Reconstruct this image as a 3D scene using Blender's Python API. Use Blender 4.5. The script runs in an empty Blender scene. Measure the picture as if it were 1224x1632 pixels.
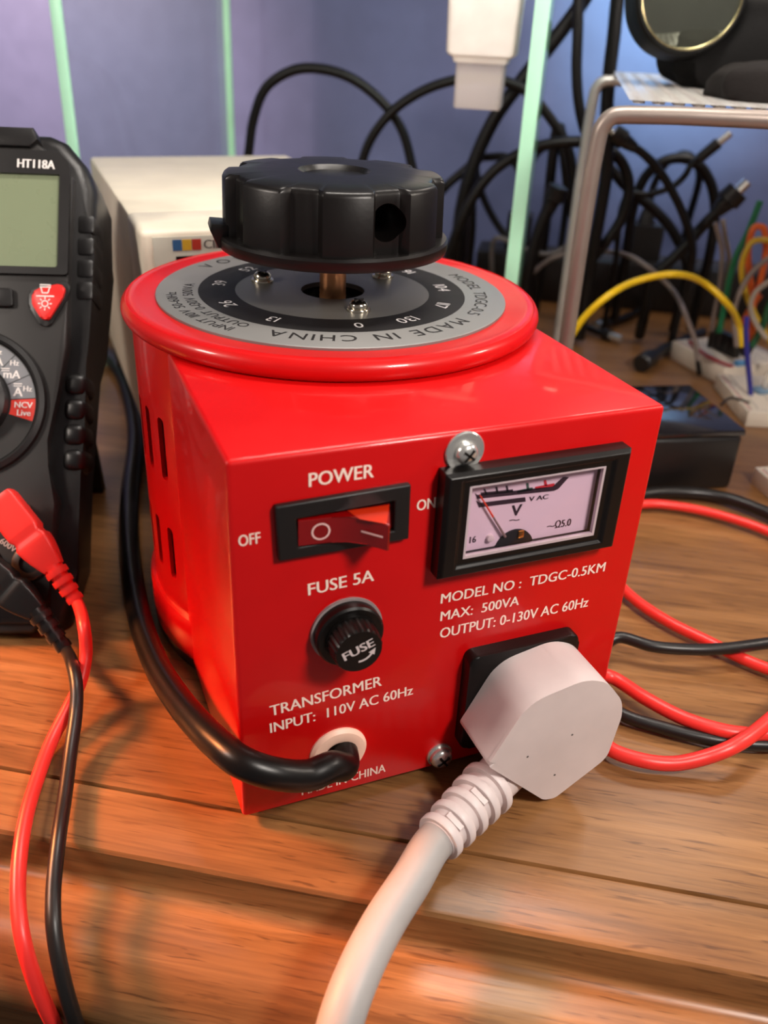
import bpy, bmesh, math, random
from mathutils import Vector, Matrix, noise
random.seed(7)
S = 0.01                      # everything below is written in centimetres
PI = math.pi
SC = bpy.context.scene
COL = SC.collection

# ------------------------------------------------------------------ camera
CAM = Vector((-3.579, -17.589, 20.185)); YAW, PIT, ROLL = 0.402, 0.516, 0.050; FPX = 1408.4
FWD = Vector((math.sin(YAW)*math.cos(PIT), math.cos(YAW)*math.cos(PIT), -math.sin(PIT)))
_r = Vector((math.cos(YAW), -math.sin(YAW), 0)); _u = _r.cross(FWD)
RT = _r*math.cos(ROLL) + _u*math.sin(ROLL); UP = -_r*math.sin(ROLL) + _u*math.cos(ROLL)
cd = bpy.data.cameras.new('camera'); cam = bpy.data.objects.new('camera', cd); COL.objects.link(cam)
cd.sensor_fit = 'HORIZONTAL'; cd.sensor_width = 36.0; cd.lens = 36.0*FPX/1224.0
cd.clip_start = 0.005; cd.clip_end = 20
m = Matrix((RT, UP, -FWD)).transposed().to_4x4(); m.translation = CAM*S
cam.matrix_world = m
cd.dof.use_dof = True; cd.dof.focus_distance = 0.262; cd.dof.aperture_fstop = 16.0
SC.camera = cam
vs = SC.view_settings
vs.view_transform = 'Standard'; vs.look = 'None'; vs.gamma = 1.0; vs.exposure = 0.0; vs.use_curve_mapping = False

# desk frame: U along the desk edge (to the right), V towards the wall
TH = math.radians(32.2)
U = Vector((math.cos(TH), -math.sin(TH), 0)); V = Vector((math.sin(TH), math.cos(TH), 0)); Z = Vector((0, 0, 1))
D = -0.35                     # height of the desk top (the transformer stands on small feet)
def uvz(u, v, z): return U*u + V*v + Z*z

# ------------------------------------------------------------------ world and lamps
w = bpy.data.worlds.new('world'); SC.world = w; w.use_nodes = True
bg = w.node_tree.nodes['Background']; bg.inputs[0].default_value = (0.66, 0.60, 0.60, 1); bg.inputs[1].default_value = 0.21

def look(o, loc, tgt):
    o.location = Vector(loc)*S
    d = (Vector(tgt) - Vector(loc)).normalized()
    o.rotation_euler = d.to_track_quat('-Z', 'Y').to_euler()
def area(name, loc, tgt, sx, sy, power, col, spread=180):
    l = bpy.data.lights.new(name, 'AREA'); l.shape = 'RECTANGLE'; l.size = sx*S; l.size_y = sy*S
    l.energy = power; l.color = col; l.spread = math.radians(spread)
    o = bpy.data.objects.new(name, l); COL.objects.link(o); look(o, loc, tgt); return o
def spot(name, loc, tgt, power, col, angle, size, blend=0.6):
    l = bpy.data.lights.new(name, 'SPOT'); l.energy = power; l.color = col; l.spot_size = math.radians(angle)
    l.spot_blend = blend; l.shadow_soft_size = size*S
    o = bpy.data.objects.new(name, l); COL.objects.link(o); look(o, loc, tgt); return o
area('key_lamp_light', (18, -30, 40), (5, 2, 5), 8, 8, 2.1, (1, .91, .83))
area('side_lamp_light', (48, -8, 34), (8, -4, 0), 6, 6, .75, (1, .88, .76))
area('left_fill_light', (-36, 8, 34), (0, 8, 6), 8, 8, 1.1, (1, .88, .78))  # added fill from the left, lifts the transformer's dark side
area('shelf_lamp_light', uvz(5, 18, 50), uvz(3, 24, 0), 26, 5, 1.65, (1, .92, .84))
spot('red_lamp_light', uvz(-44, -1.0, 21), uvz(-11.5, -3.2, -1.2), 250.0, (1, .30, .09), 14.5, 13.0, 1.0)
area('bench_fill_light', uvz(24, 44, 42), uvz(17, 44, 0), 8, 8, .5, (1, .88, .76))  # added fill, brightens the rear desk and breadboards; no such lamp there
spot('wall_lamp_light', uvz(16, 40, 44), uvz(15, 66, 25), 14.0, (.52, .95, 1), 42, 3, .9)
spot('violet_lamp_light', uvz(-48, 38, 38), uvz(-37, 66, 14), 17.0, (1, .66, .52), 70, 5, 1.0)

# ------------------------------------------------------------------ pixel rays (frame 1224 x 1632)
def ray(p): return RT*((p[0]-612)/FPX) - UP*((p[1]-816)/FPX) + FWD
def hit(p, p0, n):
    d = ray(p); return CAM + d*((Vector(p0)-CAM).dot(n)/d.dot(n))
def pz(p, z=D): return hit(p, (0, 0, z), Z)
def pv(p, v): return hit(p, V*v, V)
def py(p, y): return hit(p, (0, y, 0), Vector((0, 1, 0)))

# ------------------------------------------------------------------ materials
def lin(c): return tuple((x/12.92 if x <= .04045 else ((x+.055)/1.055)**2.4) for x in (v/255 for v in c))
MATS = {}
def mat(name, rgb, rough=.45, metal=0.0, coat=0.0, bump=0.0, bscale=900, vary=.06, trans=0.0, ior=1.5, emis=0.0, spec=.5, alpha=1.0):
    if name in MATS: return MATS[name]
    m = bpy.data.materials.new(name); m.use_nodes = True; nt = m.node_tree; N = nt.nodes; L = nt.links
    b = N['Principled BSDF']; c = lin(rgb)
    tc = N.new('ShaderNodeTexCoord'); nz = N.new('ShaderNodeTexNoise'); nz.inputs['Scale'].default_value = 60; nz.inputs['Detail'].default_value = 5
    L.new(tc.outputs['Object'], nz.inputs['Vector'])
    rp = N.new('ShaderNodeValToRGB'); L.new(nz.outputs['Fac'], rp.inputs['Fac'])
    rp.color_ramp.elements[0].position = .3; rp.color_ramp.elements[1].position = .7
    rp.color_ramp.elements[0].color = tuple(x*(1-vary) for x in c)+(1,); rp.color_ramp.elements[1].color = tuple(min(1, x*(1+vary)) for x in c)+(1,)
    L.new(rp.outputs['Color'], b.inputs['Base Color'])
    mr = N.new('ShaderNodeMapRange'); L.new(nz.outputs['Fac'], mr.inputs['Value'])
    mr.inputs['To Min'].default_value = max(.02, rough*.85); mr.inputs['To Max'].default_value = min(1, rough*1.15)
    L.new(mr.outputs['Result'], b.inputs['Roughness'])
    b.inputs['Metallic'].default_value = metal; b.inputs['Coat Weight'].default_value = coat; b.inputs['Coat Roughness'].default_value = .06
    b.inputs['Transmission Weight'].default_value = trans; b.inputs['IOR'].default_value = ior; b.inputs['Specular IOR Level'].default_value = spec
    b.inputs['Alpha'].default_value = alpha
    if emis: b.inputs['Emission Color'].default_value = c+(1,); b.inputs['Emission Strength'].default_value = emis
    if bump:
        n2 = N.new('ShaderNodeTexNoise'); n2.inputs['Scale'].default_value = bscale; n2.inputs['Detail'].default_value = 3
        L.new(tc.outputs['Object'], n2.inputs['Vector'])
        bp = N.new('ShaderNodeBump'); bp.inputs['Strength'].default_value = bump; bp.inputs['Distance'].default_value = .0004
        L.new(n2.outputs['Fac'], bp.inputs['Height']); L.new(bp.outputs['Normal'], b.inputs['Normal'])
    MATS[name] = m; return m
def glass(name, tint, gloss=.09, rough=.02, body=0.0, bodycol=(1, 1, 1)):
    if name in MATS: return MATS[name]
    m = bpy.data.materials.new(name); m.use_nodes = True; nt = m.node_tree; N = nt.nodes; L = nt.links
    N.remove(N['Principled BSDF']); out = N['Material Output']
    t = N.new('ShaderNodeBsdfTransparent'); t.inputs[0].default_value = tint+(1,)
    g = N.new('ShaderNodeBsdfGlossy'); g.inputs['Roughness'].default_value = rough
    lw = N.new('ShaderNodeLayerWeight'); lw.inputs['Blend'].default_value = .5
    pw = N.new('ShaderNodeMath'); pw.operation = 'POWER'; L.new(lw.outputs['Facing'], pw.inputs[0]); pw.inputs[1].default_value = 5.0
    ml = N.new('ShaderNodeMath'); ml.operation = 'MULTIPLY_ADD'; L.new(pw.outputs[0], ml.inputs[0]); ml.inputs[1].default_value = .7; ml.inputs[2].default_value = .035
    mx = N.new('ShaderNodeMixShader'); L.new(ml.outputs[0], mx.inputs[0]); L.new(t.outputs[0], mx.inputs[1]); L.new(g.outputs[0], mx.inputs[2])
    last = mx.outputs[0]
    if body:
        d = N.new('ShaderNodeBsdfDiffuse'); d.inputs[0].default_value = bodycol+(1,)
        m2 = N.new('ShaderNodeMixShader'); m2.inputs[0].default_value = body; L.new(last, m2.inputs[1]); L.new(d.outputs[0], m2.inputs[2]); last = m2.outputs[0]
    L.new(last, out.inputs['Surface']); MATS[name] = m; return m
def wood(name, c0, c1, c2, rough=.34):
    m = bpy.data.materials.new(name); m.use_nodes = True; nt = m.node_tree; N = nt.nodes; L = nt.links
    b = N['Principled BSDF']; tc = N.new('ShaderNodeTexCoord'); mp = N.new('ShaderNodeMapping')
    mp.inputs['Rotation'].default_value = (0, 0, TH); L.new(tc.outputs['Object'], mp.inputs['Vector'])
    def nz(sc, scale, det, rgh=.6):
        mm = N.new('ShaderNodeMapping'); mm.inputs['Scale'].default_value = sc; L.new(mp.outputs[0], mm.inputs['Vector'])
        n = N.new('ShaderNodeTexNoise'); n.inputs['Scale'].default_value = scale; n.inputs['Detail'].default_value = det; n.inputs['Roughness'].default_value = rgh
        n.inputs['Distortion'].default_value = .6
        L.new(mm.outputs[0], n.inputs['Vector']); return n.outputs['Fac']
    big = nz((6, 60, 60), 1.0, 6); fine = nz((22, 520, 520), 1.0, 4); pore = nz((60, 900, 900), 1.0, 2, .5)
    r1 = N.new('ShaderNodeValToRGB'); L.new(big, r1.inputs[0]); e = r1.color_ramp.elements
    e[0].position = .28; e[0].color = lin(c0)+(1,); e[1].position = .72; e[1].color = lin(c2)+(1,)
    k = e.new(.5); k.color = lin(c1)+(1,)
    r2 = N.new('ShaderNodeValToRGB'); L.new(fine, r2.inputs[0]); e = r2.color_ramp.elements
    e[0].position = .32; e[0].color = (.66, .62, .58, 1); e[1].position = .58; e[1].color = (1.06, 1.04, 1.0, 1)
    mx = N.new('ShaderNodeMix'); mx.data_type = 'RGBA'; mx.blend_type = 'MULTIPLY'; mx.inputs[0].default_value = .8
    L.new(r1.outputs[0], mx.inputs[6]); L.new(r2.outputs[0], mx.inputs[7])
    r3 = N.new('ShaderNodeValToRGB'); L.new(pore, r3.inputs[0]); e = r3.color_ramp.elements
    e[0].position = .30; e[0].color = (.38, .32, .28, 1); e[1].position = .40; e[1].color = (1, 1, 1, 1)
    m2 = N.new('ShaderNodeMix'); m2.data_type = 'RGBA'; m2.blend_type = 'MULTIPLY'; m2.inputs[0].default_value = .75
    L.new(mx.outputs[2], m2.inputs[6]); L.new(r3.outputs[0], m2.inputs[7]); L.new(m2.outputs[2], b.inputs['Base Color'])
    bp = N.new('ShaderNodeBump'); bp.inputs['Strength'].default_value = .25; bp.inputs['Distance'].default_value = .0003
    L.new(fine, bp.inputs['Height']); L.new(bp.outputs[0], b.inputs['Normal'])
    b.inputs['Roughness'].default_value = rough; MATS[name] = m; return m

RED = mat('red_enamel', (198, 8, 10), .34, coat=.3, spec=.3, vary=.03, bump=.05, bscale=260)
BLK = mat('black_plastic', (22, 20, 20), .42)
BLKG = mat('black_gloss', (15, 12, 11), .34, spec=.35, bump=.06, bscale=500)
BLKR = mat('black_rubber', (24, 22, 22), .38)
DARK = mat('dark_inside', (10, 8, 8), .8)
WHT = mat('white_plastic', (220, 206, 204), .42)
INK = mat('white_ink', (255, 228, 214), .7, vary=.01, spec=.2)
BINK = mat('black_ink', (22, 18, 18), .5, vary=.02)
ZINC = mat('zinc_steel', (222, 222, 218), .24, metal=.8)
BRASS = mat('brass', (214, 150, 104), .38, metal=.75, bump=.3, bscale=900)

# ------------------------------------------------------------------ mesh helpers
def bm_new(): return bmesh.new()
LOC = {}
def link(name, bm, material, parent=None, smooth=35, loc=None, bevel=0):
    """bm is in world centimetres; becomes ONE mesh object."""
    bmesh.ops.recalc_face_normals(bm, faces=bm.faces)
    me = bpy.data.meshes.new(name)
    if parent is not None: base = LOC[parent.name]; off = base
    else:
        if loc is None:
            vs_ = [v.co for v in bm.verts]
            lo = [min(v[i] for v in vs_) for i in range(3)]; hi = [max(v[i] for v in vs_) for i in range(3)]
            loc = Vector(((lo[0]+hi[0])/2, (lo[1]+hi[1])/2, lo[2]))
        off = Vector(loc)
    for v in bm.verts: v.co = (v.co - off)*S
    bm.to_mesh(me); bm.free()
    for p in me.polygons: p.use_smooth = True
    me.set_sharp_from_angle(angle=math.radians(smooth))
    if isinstance(material, (list, tuple)):
        for x in material: me.materials.append(x)
    else: me.materials.append(material)
    o = bpy.data.objects.new(name, me); COL.objects.link(o)
    LOC[o.name] = off.copy()
    if parent is not None: o.parent = parent
    else: o.location = off*S
    if bevel:
        md = o.modifiers.new('bevel', 'BEVEL'); md.width = bevel*S; md.segments = 3; md.limit_method = 'ANGLE'; md.angle_limit = math.radians(40)
    return o
def thing(name, label, cat, loc, group=None):
    o = bpy.data.objects.new(name, None); COL.objects.link(o); o.location = Vector(loc)*S; LOC[o.name] = Vector(loc)
    o.empty_display_size = .01
    return tag(o, label, cat, group)
def tag(o, label, cat, group=None):
    o['label'] = label; o['category'] = cat
    if group: o['group'] = group
    return o
def struct(o): o['kind'] = 'structure'; return o
def lab(o, label): o['label'] = label; return o
IDF = (Vector((0, 0, 0)), Vector((1, 0, 0)), Vector((0, 1, 0)), Vector((0, 0, 1)))
def PFRAME(y): return (Vector((0, y, 0)), Vector((1, 0, 0)), Vector((0, 0, 1)), Vector((0, -1, 0)))   # front panel: (x, z), w out of the panel
def fr(F, a, b, c): return F[0] + F[1]*a + F[2]*b + F[3]*c
def box(bm, F, a0, a1, b0, b1, c0, c1, bev=0, seg=2):
    vs_ = [bm.verts.new(fr(F, a, b, c)) for c in (c0, c1) for b in (b0, b1) for a in (a0, a1)]
    fs = []
    for q in ((0, 1, 3, 2), (4, 6, 7, 5), (0, 4, 5, 1), (2, 3, 7, 6), (0, 2, 6, 4), (1, 5, 7, 3)): fs.append(bm.faces.new([vs_[i] for i in q]))
    if bev:
        es = list({e for f in fs for e in f.edges}); bmesh.ops.bevel(bm, geom=es, offset=bev, segments=seg, affect='EDGES', profile=.5)
    return fs
def prism(bm, F, pts, w0, w1, bev=0, seg=3, vround=0, both=False):
    n = len(pts)
    lo = [bm.verts.new(fr(F, p[0], p[1], w0)) for p in pts]; hi = [bm.verts.new(fr(F, p[0], p[1], w1)) for p in pts]
    f0 = bm.faces.new(lo); f1 = bm.faces.new(hi); sides = []
    for i in range(n): sides.append(bm.faces.new((lo[i], lo[(i+1) % n], hi[(i+1) % n], hi[i])))
    if bev:
        es = list(f1.edges) + (list(f0.edges) if both else [])
        bmesh.ops.bevel(bm, geom=es, offset=bev, segments=seg, affect='EDGES', profile=.5)
    return f1
def rounded(pts, r, n=6):
    """round the corners of a 2-D polygon; r a number or one per corner"""
    out = []; N_ = len(pts)
    for i in range(N_):
        p = Vector(pts[i]).to_2d(); a = Vector(pts[i-1]).to_2d(); b = Vector(pts[(i+1) % N_]).to_2d()
        rr = r[i] if isinstance(r, (list, tuple)) else r
        da = (a-p); db = (b-p); t = min(rr, da.length*.48, db.length*.48)
        p0 = p + da.normalized()*t; p1 = p + db.normalized()*t
        for k in range(n+1):
            s = k/n; out.append(((1-s)**2*p0.x + 2*s*(1-s)*p.x + s*s*p1.x, (1-s)**2*p0.y + 2*s*(1-s)*p.y + s*s*p1.y))
    return out
def rrect(x0, x1, y0, y1, r): return rounded([(x0, y0), (x1, y0), (x1, y1), (x0, y1)], r)
def ngon(cx, cy, r, n=32, a0=0): return [(cx + r*math.cos(a0+2*PI*i/n), cy + r*math.sin(a0+2*PI*i/n)) for i in range(n)]
def lathe(bm, F, prof, n=64, cx=0, cy=0, close=False):
    """prof: (radius, w) pairs turned round the frame's third axis"""
    rings = []
    for r, w_ in prof:
        if r < 1e-6: rings.append([bm.verts.new(fr(F, cx, cy, w_))])
        else: rings.append([bm.verts.new(fr(F, cx + r*math.cos(2*PI*i/n), cy + r*math.sin(2*PI*i/n), w_)) for i in range(n)])
    for a, b in zip(rings, rings[1:] + ([rings[0]] if close else [])):
        for i in range(n):
            j = (i+1) % n
            q = [a[i % len(a)], a[j % len(a)], b[j % len(b)], b[i % len(b)]]
            q = [v for k, v in enumerate(q) if v not in q[:k]]
            if len(q) > 2: bm.faces.new(q)
def spline(pts, per=8):
    P = [Vector(p) for p in pts]
    if len(P) < 3: return P
    P = [P[0]*2-P[1]] + P + [P[-1]*2-P[-2]]; out = []
    for i in range(1, len(P)-2):
        p0, p1, p2, p3 = P[i-1:i+3]
        t0 = 0; t1 = max(1e-4, (p1-p0).length**.5); t2 = t1+max(1e-4, (p2-p1).length**.5); t3 = t2+max(1e-4, (p3-p2).length**.5)
        for k in range(per):
            t = t1 + (t2-t1)*k/per
            a1 = p0*((t1-t)/(t1-t0)) + p1*((t-t0)/(t1-t0)); a2 = p1*((t2-t)/(t2-t1)) + p2*((t-t1)/(t2-t1)); a3 = p2*((t3-t)/(t3-t2)) + p3*((t-t2)/(t3-t2))
            b1 = a1*((t2-t)/(t2-t0)) + a2*((t-t0)/(t2-t0)); b2 = a2*((t3-t)/(t3-t1)) + a3*((t-t1)/(t3-t1))
            out.append(b1*((t2-t)/(t2-t1)) + b2*((t-t1)/(t2-t1)))
    out.append(P[-2]); return out
def sweep(bm, path, rad, n=14, flat=None, ref=None, square=0):
    """tube along path; rad a number or a list (one per point); flat squashes the second axis"""
    P = path; m_ = len(P); rings = []
    T = [(P[min(i+1, m_-1)] - P[max(i-1, 0)]).normalized() for i in range(m_)]
    nrm = Vector(ref) if ref is not None else (Z if abs(T[0].z) < .9 else Vector((1, 0, 0)))
    for i in range(m_):
        nrm = (nrm - T[i]*nrm.dot(T[i]));
        nrm = nrm.normalized() if nrm.length > 1e-6 else T[i].orthogonal().normalized()
        b = T[i].cross(nrm); r = rad[i] if isinstance(rad, (list, tuple)) else rad
        f = flat[i] if isinstance(flat, (list, tuple)) else (flat or 1)
        ring = []
        for k in range(n):
            a = 2*PI*k/n; c, s = math.cos(a), math.sin(a)
            if square: e = square; c = math.copysign(abs(c)**e, c); s = math.copysign(abs(s)**e, s)
            ring.append(bm.verts.new(P[i] + b*(c*r) + nrm*(s*r*f)))
        rings.append(ring)
    for a, b in zip(rings, rings[1:]):
        for k in range(n): bm.faces.new((a[k], a[(k+1) % n], b[(k+1) % n], b[k]))
    bm.faces.new(rings[0]); bm.faces.new(rings[-1])
def tube_obj(name, pts, r, material, parent=None, per=8, n=12, **kw):
    bm = bm_new(); sweep(bm, spline(pts, per), r, n, **kw); return link(name, bm, material, parent, 60)
_cache = {}
def text_tris(s, bold=0.0):
    if s in _cache: return _cache[s]
    cu = bpy.data.curves.new('t', 'FONT'); cu.body = s; cu.size = 1; cu.resolution_u = 3
    o = bpy.data.objects.new('t', cu); COL.objects.link(o)
    dg = bpy.context.evaluated_depsgraph_get(); me = bpy.data.meshes.new_from_object(o.evaluated_get(dg))
    vs_ = [(v.co.x, v.co.y) for v in me.vertices]; fs = [tuple(p.vertices) for p in me.polygons]
    bpy.data.objects.remove(o); bpy.data.curves.remove(cu); bpy.data.meshes.remove(me)
    _cache[s] = (vs_, fs); return vs_, fs
def put_text(bm, F, s, x, y, width=None, height=1.0, ang=0, w_=.012, bold=0.0, center=False, cap=.70):
    """flat printed lettering; baseline starts at (x, y) of frame F, cap height `height`; bold prints it twice, slightly shifted"""
    vs_, fs = text_tris(s)
    if not vs_: return
    x0 = min(v[0] for v in vs_); x1 = max(v[0] for v in vs_); sy = height/cap
    sx = width/(x1-x0) if width else sy
    ca, sa = math.cos(ang), math.sin(ang)
    for sh, dw in (((-bold, 0), (bold, .0015)) if bold else ((0, 0),)):
        out = []
        for vx, vy in vs_:
            a = (vx-x0+sh)*sx; b = vy*sy
            if center: a -= (x1-x0)*sx/2; b -= height/2
            out.append(bm.verts.new(fr(F, x + a*ca - b*sa, y + a*sa + b*ca, w_+dw)))
        for f in fs:
            try: bm.faces.new([out[i] for i in f])
            except ValueError: pass
def strip2(bm, F, p, q, wid, w_):
    p = Vector(p).to_2d(); q = Vector(q).to_2d(); d = (q-p).normalized(); n = Vector((-d.y, d.x))*wid/2
    bm.faces.new([bm.verts.new(fr(F, a.x, a.y, w_)) for a in (p+n, p-n, q-n, q+n)])
def poly2(bm, F, pts, w_): bm.faces.new([bm.verts.new(fr(F, p[0], p[1], w_)) for p in pts])
def arc2(bm, F, cx, cy, r0, r1, a0, a1, w_, n=24):
    prev = None
    for i in range(n+1):
        a = a0 + (a1-a0)*i/n
        cur = [bm.verts.new(fr(F, cx + r*math.cos(a), cy + r*math.sin(a), w_)) for r in (r0, r1)]
        if prev: bm.faces.new((prev[0], prev[1], cur[1], cur[0]))
        prev = cur
def boolean(o, cutters):
    for c in cutters:
        md = o.modifiers.new('cut', 'BOOLEAN'); md.object = c; md.operation = 'DIFFERENCE'; md.solver = 'EXACT'
    dg = bpy.context.evaluated_depsgraph_get(); dg.update()
    me = bpy.data.meshes.new_from_object(o.evaluated_get(dg)); old = o.data
    o.modifiers.clear(); o.data = me; me.name = old.name
    for c in cutters: bpy.data.objects.remove(c)
    for p in me.polygons: p.use_smooth = True
    me.set_sharp_from_angle(angle=math.radians(35))

# ================================================================== ROOM
WALLM = mat('blue_wall_paint', (104, 114, 158), .5, vary=.05, bump=.15, bscale=120)
FLOORM = mat('dark_floor', (70, 62, 60), .6)
bm = bm_new(); FD = (Vector((0, 0, 0)), U, V, Z)
box(bm, FD, -110, 110, 66, 70, -78, 120); struct(link('wall_back', bm, WALLM))
bm = bm_new(); box(bm, FD, -110, 110, -90, 66, -80, -78); struct(link('floor', bm, FLOORM))

# ================================================================== DESK
WOOD = wood('desk_wood', (110, 74, 42), (142, 99, 59), (166, 121, 78))
desk = thing('desk', 'brown wood grain desk top with a grooved moulded front edge', 'desk', uvz(0, 20, -78))
def profile(bm, pts, u0, u1):
    lo = [bm.verts.new(uvz(u0, p[0], p[1])) for p in pts]; hi = [bm.verts.new(uvz(u1, p[0], p[1])) for p in pts]
    n = len(pts)
    for i in range(n): bm.faces.new((lo[i], lo[(i+1) % n], hi[(i+1) % n], hi[i]))
    bm.faces.new(lo); bm.faces.new(hi)
bm = bm_new(); profile(bm, [(63, D), (.52, D), (.47, D-.10), (.47, D-1.8), (63, D-1.8)], -70, 70); link('desk_top', bm, WOOD, desk, 30)
pr = [(.45, D-1.8), (.45, D-.12), (.40, D-.03), (.30, D-.01)]
pr += [(-1.36, D-.16), (-1.50, D-.20), (-1.58, D-.30), (-1.60, D-1.25)]
for k in range(1, 7): a = k/6*PI/2; pr.append((-2.00+.40*math.cos(a), D-1.25-.30*math.sin(a)))
pr += [(-2.3, D-1.56), (-2.6, D-1.58)]
for k in range(1, 10): a = k/9*PI*.62; pr.append((-2.6-1.75*math.sin(a), D-1.58-1.75*(1-math.cos(a))))
pr += [(-3.6, D-4.8), (-3.0, D-4.8), (-3.0, D-1.8)]
bm = bm_new(); profile(bm, pr, -70, 70); link('edge_moulding', bm, WOOD, desk, 30)
bm = bm_new(); box(bm, FD, -70, 70, -2.7, -1.1, -20, D-1.85); link('apron', bm, WOOD, desk)
for su in (-66, 66):
    for sv in (0, 59):
        bm = bm_new(); box(bm, FD, su-3, su+3, sv-.9, sv+4, -78, D-1.85, .3); link('leg', bm, WOOD, desk)

# ================================================================== VARIABLE TRANSFORMER
CX, CY = 6.0, 10.284; PH = 11.28
var = thing('variable_transformer', 'glossy red round variable transformer with a square front panel and a big black knob', 'transformer', (CX, CY, D))
FC = (Vector((CX, CY, 0)), Vector((1, 0, 0)), Vector((0, 1, 0)), Z)
# cylinder wall with vent slots
bm = bm_new(); lathe(bm, FC, [(6.60, 1.5), (6.60, 11.25), (6.45, 11.25), (6.45, 1.5)], 160, close=True)
housing = link('round_housing', bm, RED, var)
cut = []
cb = bm_new()
for k in range(14):
    th = math.radians(-162.2 - 9.3*k)
    ex = Vector((math.cos(th), math.sin(th), 0)); ey = Vector((-math.sin(th), math.cos(th), 0))
    for z0, z1 in ((6.72, 8.90), (2.92, 4.92)):
        prism(cb, (Vector((CX, CY, 0)), ey, Z, ex), rrect(-.2, .2, z0, z1, .19), 5.8, 7.4)
cutter = link('cutter', cb, RED, var); boolean(housing, [cutter])
bm = bm_new(); lathe(bm, FC, [(0, 1.0), (5.3, 1.0), (5.3, 11.0), (0, 11.0)], 48); link('coil_core', bm, DARK, var)
bm = bm_new(); lathe(bm, FC, [(6.40, .10), (6.74, .10), (6.78, .16), (6.78, 1.62), (6.72, 1.72), (6.40, 1.72)], 128, close=True); link('base_collar', bm, RED, var)
bm = bm_new(); lathe(bm, FC, [(6.1, D), (6.70, D), (6.74, .10), (6.1, .10)], 96, close=True); link('rubber_foot_ring', bm, BLKR, var)
# square front box: folded sheet, open towards the cylinder
bm = bm_new(); fs = box(bm, IDF, 0, 12, 0, 7.6, .0, PH)
es = [e for e in bm.edges if all(abs(v.co.y) < 1e-4 for v in e.verts) or all(abs(v.co.z-PH) < 1e-4 for v in e.verts)]
es = [e for e in es if not all(abs(v.co.z) < 1e-4 for v in e.verts) and not all(abs(v.co.y-7.6) < 1e-4 for v in e.verts)]
bmesh.ops.bevel(bm, geom=es, offset=.14, segments=3, affect='EDGES', profile=.5)
front = link('front_box', bm, RED, var, 50)
for x, y in ((1.2, 1.0), (10.8, 1.0)):
    bm = bm_new(); lathe(bm, IDF, [(0, D), (.5, D), (.55, .0), (0, .0)], 24, x, y); link('rubber_foot', bm, BLKR, var)
# lid with rolled rim
prof = [(5.0, 11.86), (6.28, 11.86), (6.40, 11.90), (6.55, 11.92), (6.70, 11.87)]
for k in range(0, 9): a = PI/3 - k/8*PI*.86; prof.append((6.56+.34*math.cos(a), 11.60+.34*math.sin(a)))
prof += [(6.58, 11.2), (6.5, 11.05), (5.0, 11.05)]
bm = bm_new(); lathe(bm, FC, prof, 160, close=True); link('lid', bm, RED, var, 40)
# dial plate
PLT = mat('brushed_silver_plate', (124, 123, 121), .45, metal=.25, vary=.03); PLT2 = mat('grey_plate_centre', (104, 102, 98), .36, metal=.3); PBK = mat('plate_black_print', (20, 17, 17), .55, spec=.3)
bm = bm_new(); lathe(bm, FC, [(1.06, 11.80), (1.06, 11.955), (5.74, 11.955), (5.78, 11.93), (5.78, 11.86), (5.2, 11.80)], 128, close=True); plate = link('dial_plate', bm, PLT, var)
bm = bm_new(); arc2(bm, FC, 0, 0, 3.23, 4.43, 0, 2*PI, 11.960, 128); link('black_scale_ring', bm, PBK, plate)
bm = bm_new(); arc2(bm, FC, 0, 0, 1.07, 3.22, 0, 2*PI, 11.959, 128); link('grey_centre_disc', bm, PLT2, plate)
bm = bm_new(); lathe(bm, FC, [(0, 11.2), (1.2, 11.2), (1.2, 11.8), (1.06, 11.8)], 48); link('shaft_hole', bm, DARK, plate)
def ring_text(bm, s, r, mid, h, sp, bold=.0, k=1.0):
    """letters with their tops outwards, reading clockwise; mid angle in degrees"""
    wid = []
    for ch in s:
        vs_, _ = text_tris(ch, bold) if ch != ' ' else ([(0, 0), (.28, 0)], None)
        wid.append(max(v[0] for v in vs_)-min(v[0] for v in vs_))
    sc = h/.70*k; tot = sum(x*sc for x in wid) + sp*(len(s)-1); a = math.radians(mid) + tot/2/r
    for ch, wd in zip(s, wid):
        w1 = wd*sc; a -= w1/2/r
        if ch != ' ':
            vs_, fs = text_tris(ch, bold); x0 = min(v[0] for v in vs_)
            e1 = Vector((math.sin(a), -math.cos(a), 0)); e2 = Vector((math.cos(a), math.sin(a), 0))
            vv = [bm.verts.new(Vector((CX, CY, 11.964)) + e2*(r + vy*h/.70) + e1*((vx-x0)*sc - w1/2)) for vx, vy in vs_]
            for f in fs:
                try: bm.faces.new([vv[i] for i in f])
                except ValueError: pass
        a -= (w1/2 + sp)/r
for t_, r_, a_, h_, sp_ in (('MADE IN CHINA', 4.72, -92.5, .52, .14), ('MODEL TDGC-0.5', 4.78, -18, .42, .06), ('INPUT 110V 50-60Hz', 5.12, -166, .34, .05), ('OUTPUT 0-130V 500VA', 4.60, -171, .34, .04), ('VOLT', 4.95, 118, .50, .34)):
    bm = bm_new(); ring_text(bm, t_, r_, a_, h_, sp_); lab(link('printed_text', bm, BINK, plate), 'black curved lettering reading ' + t_.lower())
bm = bm_new()
for i, a in enumerate((-105.2, -136.8, -168.5, 155, 123.5, 93, 60, 25.5, -9, -41, -72)):
    ring_text(bm, str(13*i), 3.60, a if i != 0 else -97, .44, .06, .0)
link('white_numerals', bm, mat('numeral_grey', (205, 200, 200), .5), plate)
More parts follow.
